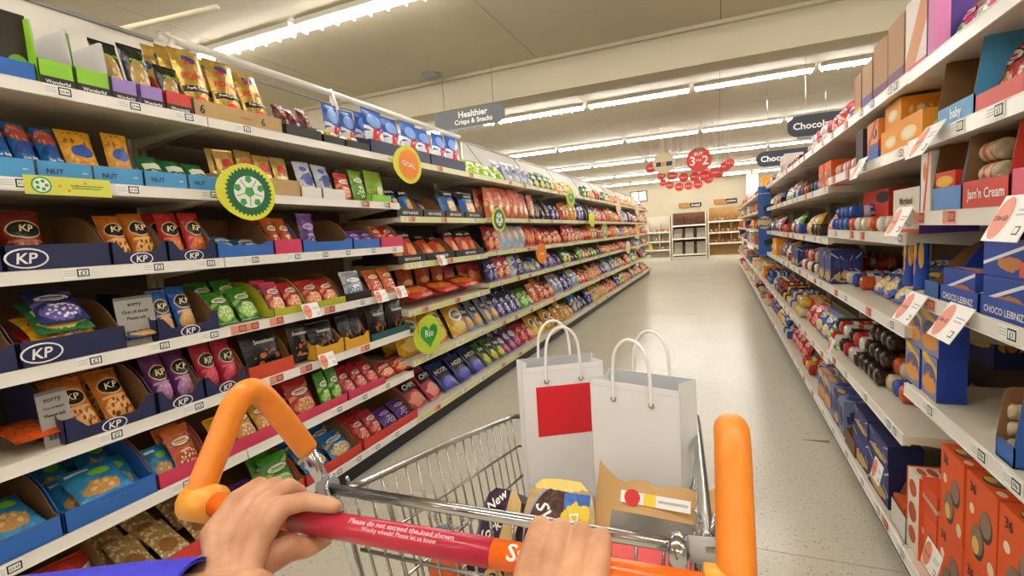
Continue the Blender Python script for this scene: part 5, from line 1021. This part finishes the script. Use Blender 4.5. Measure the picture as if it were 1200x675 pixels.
# hook curls of the flap hinge under the rear rail
for s in (.33, .37):
    c = RLp.lerp(RRp, s)+Vector((0, -.004, -.014)); b = MB(); b.tube([c+Vector((.012*math.cos(a*.5), .0, .012*math.sin(a*.5))) for a in range(12)], .0026, 6); cpart('hinge_hook', b, M_wire)
for x, y in ((-.03, .58),):
    b = MB(); b.lathe([(.0, -.012), (.019, -.010), (.022, 0), (.019, .010), (0, .012)], 16, axis='x', c=(-.052, .584, .995)); cpart('rail_ring', b, M_chrome)
    b = MB(); b.tube([(-.04, .584, 1.0), (.0, .59, 1.0)], .015, 14); cpart('rail_socket', b, mat('socket_grey', 'a9a7a4', .4))
# chassis and wheels
b = MB()
for s, x0, x1 in ((-1, -.565, -.42), (1, -.02, -.14)): b.tube(spl([(x0, .69, .42), (x0*.98, .72, .22), ((x0+x1)/2, .9, .17), (x1, 1.2, .17)], 6), .011, 10)
cpart('chassis', b, M_chrome); b = MB(); b.tube([(-.555, .7, .28), (-.03, .7, .28)], .009, 8); b.tube([(-.42, 1.18, .17), (-.14, 1.18, .17)], .009, 8); cpart('chassis_cross', b, M_chrome)
b = MB(); b.tube([(-.3, 1.0, .72), (-.28, 1.15, .17)], .009, 8); b.tube([(-.5, .66, .72), (-.555, .7, .40)], .009, 8); b.tube([(-.06, .66, .72), (-.035, .7, .40)], .009, 8); cpart('basket_stay', b, M_chrome)
for x, y in ((-.55, .74), (-.035, .74), (-.42, 1.2), (-.14, 1.2)):
    b = MB(); b.lathe([(.0, -.014), (.05, -.014), (.062, -.009), (.062, .009), (.05, .014), (0, .014)], 18, axis='x', c=(x, y, .062)); wl = cpart('wheel', b, M_black)
    b = MB(); b.extr([(y-.025, .06), (y+.025, .06), (y+.02, .2), (y-.02, .2)], 'x', x-.02, x-.016); b.extr([(y-.025, .06), (y+.025, .06), (y+.02, .2), (y-.02, .2)], 'x', x+.016, x+.02); b.box(x-.02, x+.02, y-.02, y+.02, .17, .2); ob('fork', b.mesh('fork', M_grey), wl)

# ------------------------------------------------------------------ white paper carrier bags in the trolley
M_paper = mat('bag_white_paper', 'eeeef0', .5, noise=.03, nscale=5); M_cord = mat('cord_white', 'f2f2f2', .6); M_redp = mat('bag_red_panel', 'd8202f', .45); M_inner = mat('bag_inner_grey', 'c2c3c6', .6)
def carrier(xa, ya, xb, yb, Y, dep, rot, label, red, gus):
    p0 = onY(xa, ya, Y); dr = Vector((math.cos(rot), math.sin(rot), 0)); rr_ = ray(xb, yb); s_ = (rr_.x*p0.y-rr_.y*p0.x)/(rr_.y*dr.x-rr_.x*dr.y); p1 = p0+dr*s_; w = s_; z1 = p0.z; Y = (p0.y+p1.y)/2; z0 = BZ+.007; h = z1-z0
    e = empty('carrier_bag', ((p0.x+p1.x)/2, Y, z0), rot); tag(e, label, 'paper bag'); M = T((p0.x+p1.x)/2, Y, z0) @ Matrix.Rotation(rot, 4, 'Z'); w2 = w/2; t = .0012
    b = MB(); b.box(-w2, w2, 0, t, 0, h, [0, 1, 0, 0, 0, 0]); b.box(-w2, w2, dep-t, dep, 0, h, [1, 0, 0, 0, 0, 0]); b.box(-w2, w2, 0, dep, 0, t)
    for s in (-1, 1):      # folded gusset sides
        x = s*w2; xi = s*(w2-.016)
        b.extr([(x, 0), (x-s*t, 0), (xi-s*t, dep/2), (x-s*t, dep), (x, dep), (xi, dep/2)], 'z', 0, h)
    ob('body', b.mesh('body', [M_paper, M_inner]), e, M)
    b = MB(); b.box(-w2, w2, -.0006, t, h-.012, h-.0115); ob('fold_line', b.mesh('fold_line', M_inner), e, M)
    if red:
        b = MB(); b.box(-w2*.68, w2*.84, -.0012, 0, h*.55, h*.87); ob('red_panel', b.mesh('red_panel', M_redp), e, M)
    for y in (-.003, dep+.003):
        pts = [(-w2*.42, y, h*.90), (-w2*.42, y, h), (-w2*.36, y, h+.055), (-w2*.14, y, h+.083), (w2*.14, y, h+.083), (w2*.36, y, h+.055), (w2*.42, y, h), (w2*.42, y, h*.90)]
        b = MB(); b.tube(spl(pts, 5), .0033, 8); hd = ob('handle', b.mesh('handle', M_cord, True), e, M)
        for s in (-1, 1): b = MB(); b.lathe([(.002, -.001), (.006, -.001), (.006, .001), (.002, .001)], 12, axis='y', c=(s*w2*.42, y, h*.905)); ob('eyelet', b.mesh('eyelet', M_chrome), e, M)
carrier(611, 432, 707, 430, 1.0, .085, R(30), 'white paper carrier bag with a red panel, at the left', True, 1)
carrier(691, 443, 796, 452, .955, .085, R(-17), 'plain white paper carrier bag standing at the right', False, 1)
# ------------------------------------------------------------------ groceries
def loaf(px, py, Y, w, h, d, mats, label, rz_=0, txt=None, name='bread_loaf', tilt=36):
    p = onY(px, py, Y); z0 = BZ+.007; h = (p.z-z0)/math.cos(R(tilt)); Y = Y-h*math.sin(R(tilt)); p.x = ray(px, py).x/ray(px, py).y*(Y+.06)
    b = MB(); prof = [(-w/2, 0), (w/2, 0), (w/2*1.02, h*.55), (w/2*1.08, h*.72), (w/2*.95, h*.9), (w/2*.6, h*.99), (0, h), (-w/2*.6, h*.99), (-w/2*.95, h*.9), (-w/2*1.08, h*.72), (-w/2*1.02, h*.55)]
    b.extr(prof, 'y', 0, d, 0, 0, 0)
    base = len(b.v)
    for j, (s, dy) in enumerate(((1, d), (.8, d+.02), (.25, d+.045), (.4, d+.08))):
        b.v += [(q[0]*s, dy, h*.45+(q[1]-h*.45)*s) for q in prof]
    n = len(prof)
    for j in range(3):
        for i in range(n): a = base+j*n+i; c = base+j*n+(i+1) % n; b.f.append([a, c, c+n, a+n]); b.m.append(1); b.u.append(None)
    M = T(p.x, Y, z0) @ Matrix.Rotation(rz_, 4, 'Z') @ Matrix.Rotation(R(-tilt), 4, 'X'); o = ob(name, b.mesh(name, mats), None, M); tag(o, label, 'bread')
    if txt:
        for s, ww, hh, cx, cz, m, sh, ro in txt: sub('lettering', flat_text(s, ww, hh, m, sh), o, T(cx, -.002, cz) @ Matrix.Rotation(R(ro), 4, 'Y'))
    return o
brp = pack('bread_print', 'd0b27e', [('e', (.48, .5, .46, .46), '8f96b8'), ('e', (.48, .5, .44, .44), '4a2a20'), ('r', (.56, .92, .08, .9), '3f6ab8'), ('g', (.72, .72, .2, .12), 'e8c83a'), ('g', (.5, .97, .5, .06), 'ecd27a')], rough=.2)
clearw = pack('bread_wrap', 'd8bc8a', [('v', (.5, .5, .9, .9, 4), 'e8d8b8')], rough=.15)
o = loaf(648, 560, .86, .125, .235, .07, [brp, clearw], 'wrapped brown loaf with blue and brown oval print', R(4), [('SW', .05, .05, -.022, .165, M_txtw, .3, 60), ('Dairy', .05, .03, .03, .15, M_txtw, 0, 80)])

bgp = pack('bagel_print', '3d2140', [('r', (.62, 1, 0, 1), 'cfae72'), ('g', (.75, .3, .2, .14), '4f8a3a'), ('r', (0, .08, 0, 1), '6a4a6a')], rough=.2)
o = loaf(574, 570, .88, .085, .21, .05, [bgp, clearw], 'purple wrapped bagel pack at the trolley left side', R(-10), [('New', .05, .035, -.014, .15, M_txtw, .2, -50), ('York', .06, .035, -.014, .09, M_txtw, .2, -50)], name='bagel_pack')
# paper bread bag with clear window
p = onY(757, 572, .86); b = MB(); w, h = .205, .115
nx = 12
for s in (-1, 1):
    base = len(b.v)
    for j in range(9):
        for i in range(nx+1):
            u, v = i/nx, j/8; ed = .004*math.sin(i*1.7)*(v > .9); t_ = .04*max(0, 1-abs(2*u-1)**3)**.6*(1-.7*max(0, v-.5)*2)
            b.v.append(((u-.5)*w*(1+.08*v), s*t_+.02*math.sin(7*u+2*v)*.3, v*(h*1.85)+ed+(.03*abs(2*u-1)**6 if v > .8 else 0)))
    for j in range(8):
        for i in range(nx):
            a = base+j*(nx+1)+i; q = [a, a+1, a+nx+2, a+nx+1]; b.f.append(q if s < 0 else q[::-1]); b.m.append(1 if (s < 0 and 3 <= j < 6 and 1 < i < nx-1) else 0); b.u.append(None)
o = ob('bread_bag', b.mesh('bread_bag', [mat('kraft_bag', 'c49a62', .6, noise=.15, nscale=12), mat('clear_film', '8f8a84', .08, coat=1, noise=.5, nscale=9)], True), None, T(p.x+.012, .86-h*1.85*.55, p.z-h*1.85*.8) @ Matrix.Rotation(R(-4), 4, 'Z') @ Matrix.Rotation(R(-34), 4, 'X')); tag(o, 'brown paper bread bag with clear window in the trolley', 'bread bag')
b = MB(); b.extr(disc_pts(16, .017, -.045, 0), 'y', -.001, 0, 1, 1, 1); b.box(-.07, .075, -.0005, .0, -.012, .012, 0); b.box(-.02, .005, -.001, -.0005, -.012, .012, 2); b.box(.01, .07, -.001, -.0005, -.002, .003, 3)
sub('sticker', b.mesh('sticker', [M_txtw, C_red, C_yel, M_gline]), o, T(.0, -.030, h*1.6) @ Matrix.Rotation(R(4), 4, 'X') @ Matrix.Scale(.8, 4))
p = onY(750, 606, .70); b = MB(); b.box(-.075, .075, 0, .05, 0, .18, 0); b.box(-.076, .076, -.001, .051, .165, .181, 1); b.box(-.07, -.022, -.0015, 0, .03, .15, 2); b.box(-.012, .07, -.0015, 0, .03, .145, 3)
o = ob('red_box', b.mesh('red_box', [mat('red_card', 'b01c22', .4), mat('red_lid', 'd0282a', .35), mat('red_pale', 'a83438', .4), mat('red_deep', '7a1418', .4)]), None, T(p.x, .655, BZ+.007) @ Matrix.Rotation(R(3), 4, 'Z')); tag(o, 'red cardboard box in the trolley below the bread bag', 'box'); sub('lettering', flat_text('BISCUITS', .035, .006, M_txtw), o, T(.02, -.002, .135))
b = MB(); b.lathe([(.0, 0), (.026, 0), (.028, .01), (.028, .10), (.022, .125), (.014, .135), (.014, .14)], 18, 0); b.lathe([(.016, .138), (.017, .14), (.017, .165), (.014, .168), (0, .168)], 18, 1)
p = onY(521, 690, .67); o = ob('sauce_bottle', b.mesh('sauce_bottle', [mat('sauce_orange', 'c8542a', .25), mat('cap_blue', '23408f', .35)], True), None, T(p.x, .68, BZ+.007)); tag(o, 'small orange bottle with a blue cap in the trolley', 'bottle')
p = onY(570, 690, .68); o = one_bag(T(p.x, .685, BZ+.012) @ Matrix.Rotation(R(-4), 4, 'X'), .085, .14, .04, pack('darknut', '3a2038', [('e', (.7, .5, .26, .3), 'c8903a'), ('e', (.7, .5, .2, .24), '241a18'), ('r', (0, .4, .1, .9), '2a1630')]), 1, ('nuts', [('NUTS', .4, .1, -.25, .6, M_txtw, 0)]), 'nut_bag'); tag(o, 'dark purple snack bag in the trolley beside the blue cap', 'snack bag')

# ------------------------------------------------------------------ the shopper's hands and forearms
def skin_mat():
    a = NT('skin'); tc = a.n('ShaderNodeTexCoord'); n = a.n('ShaderNodeTexNoise'); n.inputs['Scale'].default_value = 28; n.inputs['Detail'].default_value = 5; a.l(tc.outputs['Object'], n.inputs['Vector'])
    c = a.mix(a.math('SUBTRACT', a.math('MULTIPLY', n.outputs[0], 2.6), .8, True), lin('ac7452'), lin('cf9c78')); a.l(c, a.p.inputs['Base Color'])
    a.p.inputs['Roughness'].default_value = .5; a.p.inputs['Subsurface Weight'].default_value = .12; a.p.inputs['Subsurface Radius'].default_value = (.006, .002, .001)
    n2 = a.n('ShaderNodeTexNoise'); n2.inputs['Scale'].default_value = 260; n2.inputs['Detail'].default_value = 2; a.l(tc.outputs['Object'], n2.inputs['Vector'])
    b_ = a.n('ShaderNodeBump'); b_.inputs['Strength'].default_value = .25; b_.inputs['Distance'].default_value = .0015; a.l(n2.outputs[0], b_.inputs['Height']); a.l(b_.outputs[0], a.p.inputs['Normal']); return a.m
M_skin = skin_mat(); M_nail = mat('nail', 'dba593', .3); M_sleeve = mat('sleeve_blue', '3a36c8', .8, noise=.2, nscale=60, bump=.3)
def capsules(chains):
    """overlapping balls along bone chains, fused into one skin by a voxel remesh"""
    bm = bmesh.new()
    for ch in chains:
        for (p, r), (q, s) in zip(ch[:-1], ch[1:]):
            p, q = Vector(p), Vector(q); n = max(2, int((q-p).length/(min(r, s)*.28)))
            for k in range(n+1):
                t = k/n; bmesh.ops.create_icosphere(bm, subdivisions=2, radius=r+(s-r)*t, matrix=Matrix.Translation(p.lerp(q, t)))
    me = bpy.data.meshes.new('tmp'); bm.to_mesh(me); bm.free()
    o = bpy.data.objects.new('tmp', me); COL.objects.link(o)
    m = o.modifiers.new('r', 'REMESH'); m.mode = 'VOXEL'; m.voxel_size = .0022; m.use_smooth_shade = True
    s_ = o.modifiers.new('s', 'SMOOTH'); s_.iterations = 7; s_.factor = .5
    bpy.context.view_layer.update()
    out = bpy.data.meshes.new_from_object(o.evaluated_get(bpy.context.evaluated_depsgraph_get())); bpy.data.objects.remove(o); bpy.data.meshes.remove(me)
    out.materials.clear(); out.materials.append(M_skin); out.polygons.foreach_set('use_smooth', [True]*len(out.polygons)); return out
UPV = Vector((0, 0, 1)); NV = Vector((0, -1, 0)); NV = (NV-BD*NV.dot(BD)).normalized()
def hand(pc, side, wrist, elbow, point, up=.026):
    """a fist closed round the bar at pc; side = +1 when the index finger lies towards +BD"""
    L = lambda b_, n_, u_: pc+BD*(b_*side)+NV*n_+UPV*u_
    ch = []; offs = [.031, .010, -.011, -.031]; ln = [1.0, 1.06, 1.0, .86]; rr = [.0098, .0102, .0098, .0088]
    for k, (o_, l_, r_) in enumerate(zip(offs, ln, rr)):
        mcp = L(o_, .020, up+.003*(k == 1)); ch.append([(wrist.lerp(L(o_*.6, .10, -.03), .35), .0165), (L(o_*.92, .055, .006), .0145), (mcp, r_*1.28)])
        if k == 0 and point:
            ch.append([(mcp, r_*1.25), (L(.052, .006, .0275), r_*1.12), (L(.070, .0, .0235), r_), (L(.083, -.003, .0205), r_*.84)])
        else: ch.append([(mcp, r_*1.25), (L(o_*.98, -.014*l_, .0275), r_*1.1), (L(o_*.95, -.0270*l_, .012), r_*1.12), (L(o_*.92, -.0265*l_, -.012), r_), (L(o_*.9, -.011, -.0265), r_*.92), (L(o_*.88, .004, -.0285), r_*.8)])
    ch.append([(wrist, .0235), (L(.012, .078, -.028), .019), (L(.012, .05, -.008), .0165)]); ch.append([(wrist, .0225), (L(-.018, .075, -.022), .0175), (L(-.015, .05, -.004), .016)])
    ch.append([(L(.004, .085, -.034), .018), (L(.026, .050, -.020), .0185), (L(.042, .026, -.017), .0145), (L(.053, .012, -.023), .0120), (L(.060, -.008, -.025), .0098)])     # thumb
    fa = elbow-wrist; ch.append([(wrist+fa*.02, .0245), (wrist+fa*.12, .0255), (wrist+fa*.35, .031), (wrist+fa*.7, .038), (elbow, .040)])
    ch.append([(wrist+BD*.010*side, .0185), (wrist+fa*.12+BD*.012, .0195)]); ch.append([(wrist-BD*.010*side, .0185), (wrist+fa*.12-BD*.012, .0195)])
    return capsules(ch)
person = empty('person', (-.33, .0, .0)); tag(person, "shopper's bare hands gripping the trolley handle, one blue sleeve showing", 'person')
pl = BL+BD*s_at(322); wl_ = onY(296, 698, .305); el = onY(40, 738, .235)
ob('left_arm', hand(pl, 1, wl_, wl_+(el-wl_).normalized()*.24, True), person)
pr_ = BL+BD*s_at(667); wr_ = pr_+NV*.118+UPV*-.062+BD*.004; er = wr_+Vector((.05, -.20, -.13))
ob('right_arm', hand(pr_, -1, wr_, er, False, .019), person)
def sleeve(w_, e_, t0, r0):
    fa = e_-w_; b = MB(); pts = [w_+fa*t0, w_+fa*(t0+.015), w_+fa*(t0+.3), w_+fa*1.15]; b.tube(pts, [r0, r0*1.03, r0*1.15, r0*1.3], 28, cap=False); b.tube([w_+fa*(t0+.012), w_+fa*t0], [r0*.97, r0*.93], 28, cap=False); return b
el_ = wl_+(el-wl_).normalized()*.24
ob('sleeve', sleeve(wl_, el_, .24, .0405).mesh('sleeve', M_sleeve, True), person); ob('sleeve', sleeve(wr_, er, .42, .044).mesh('sleeve', M_sleeve, True), person)
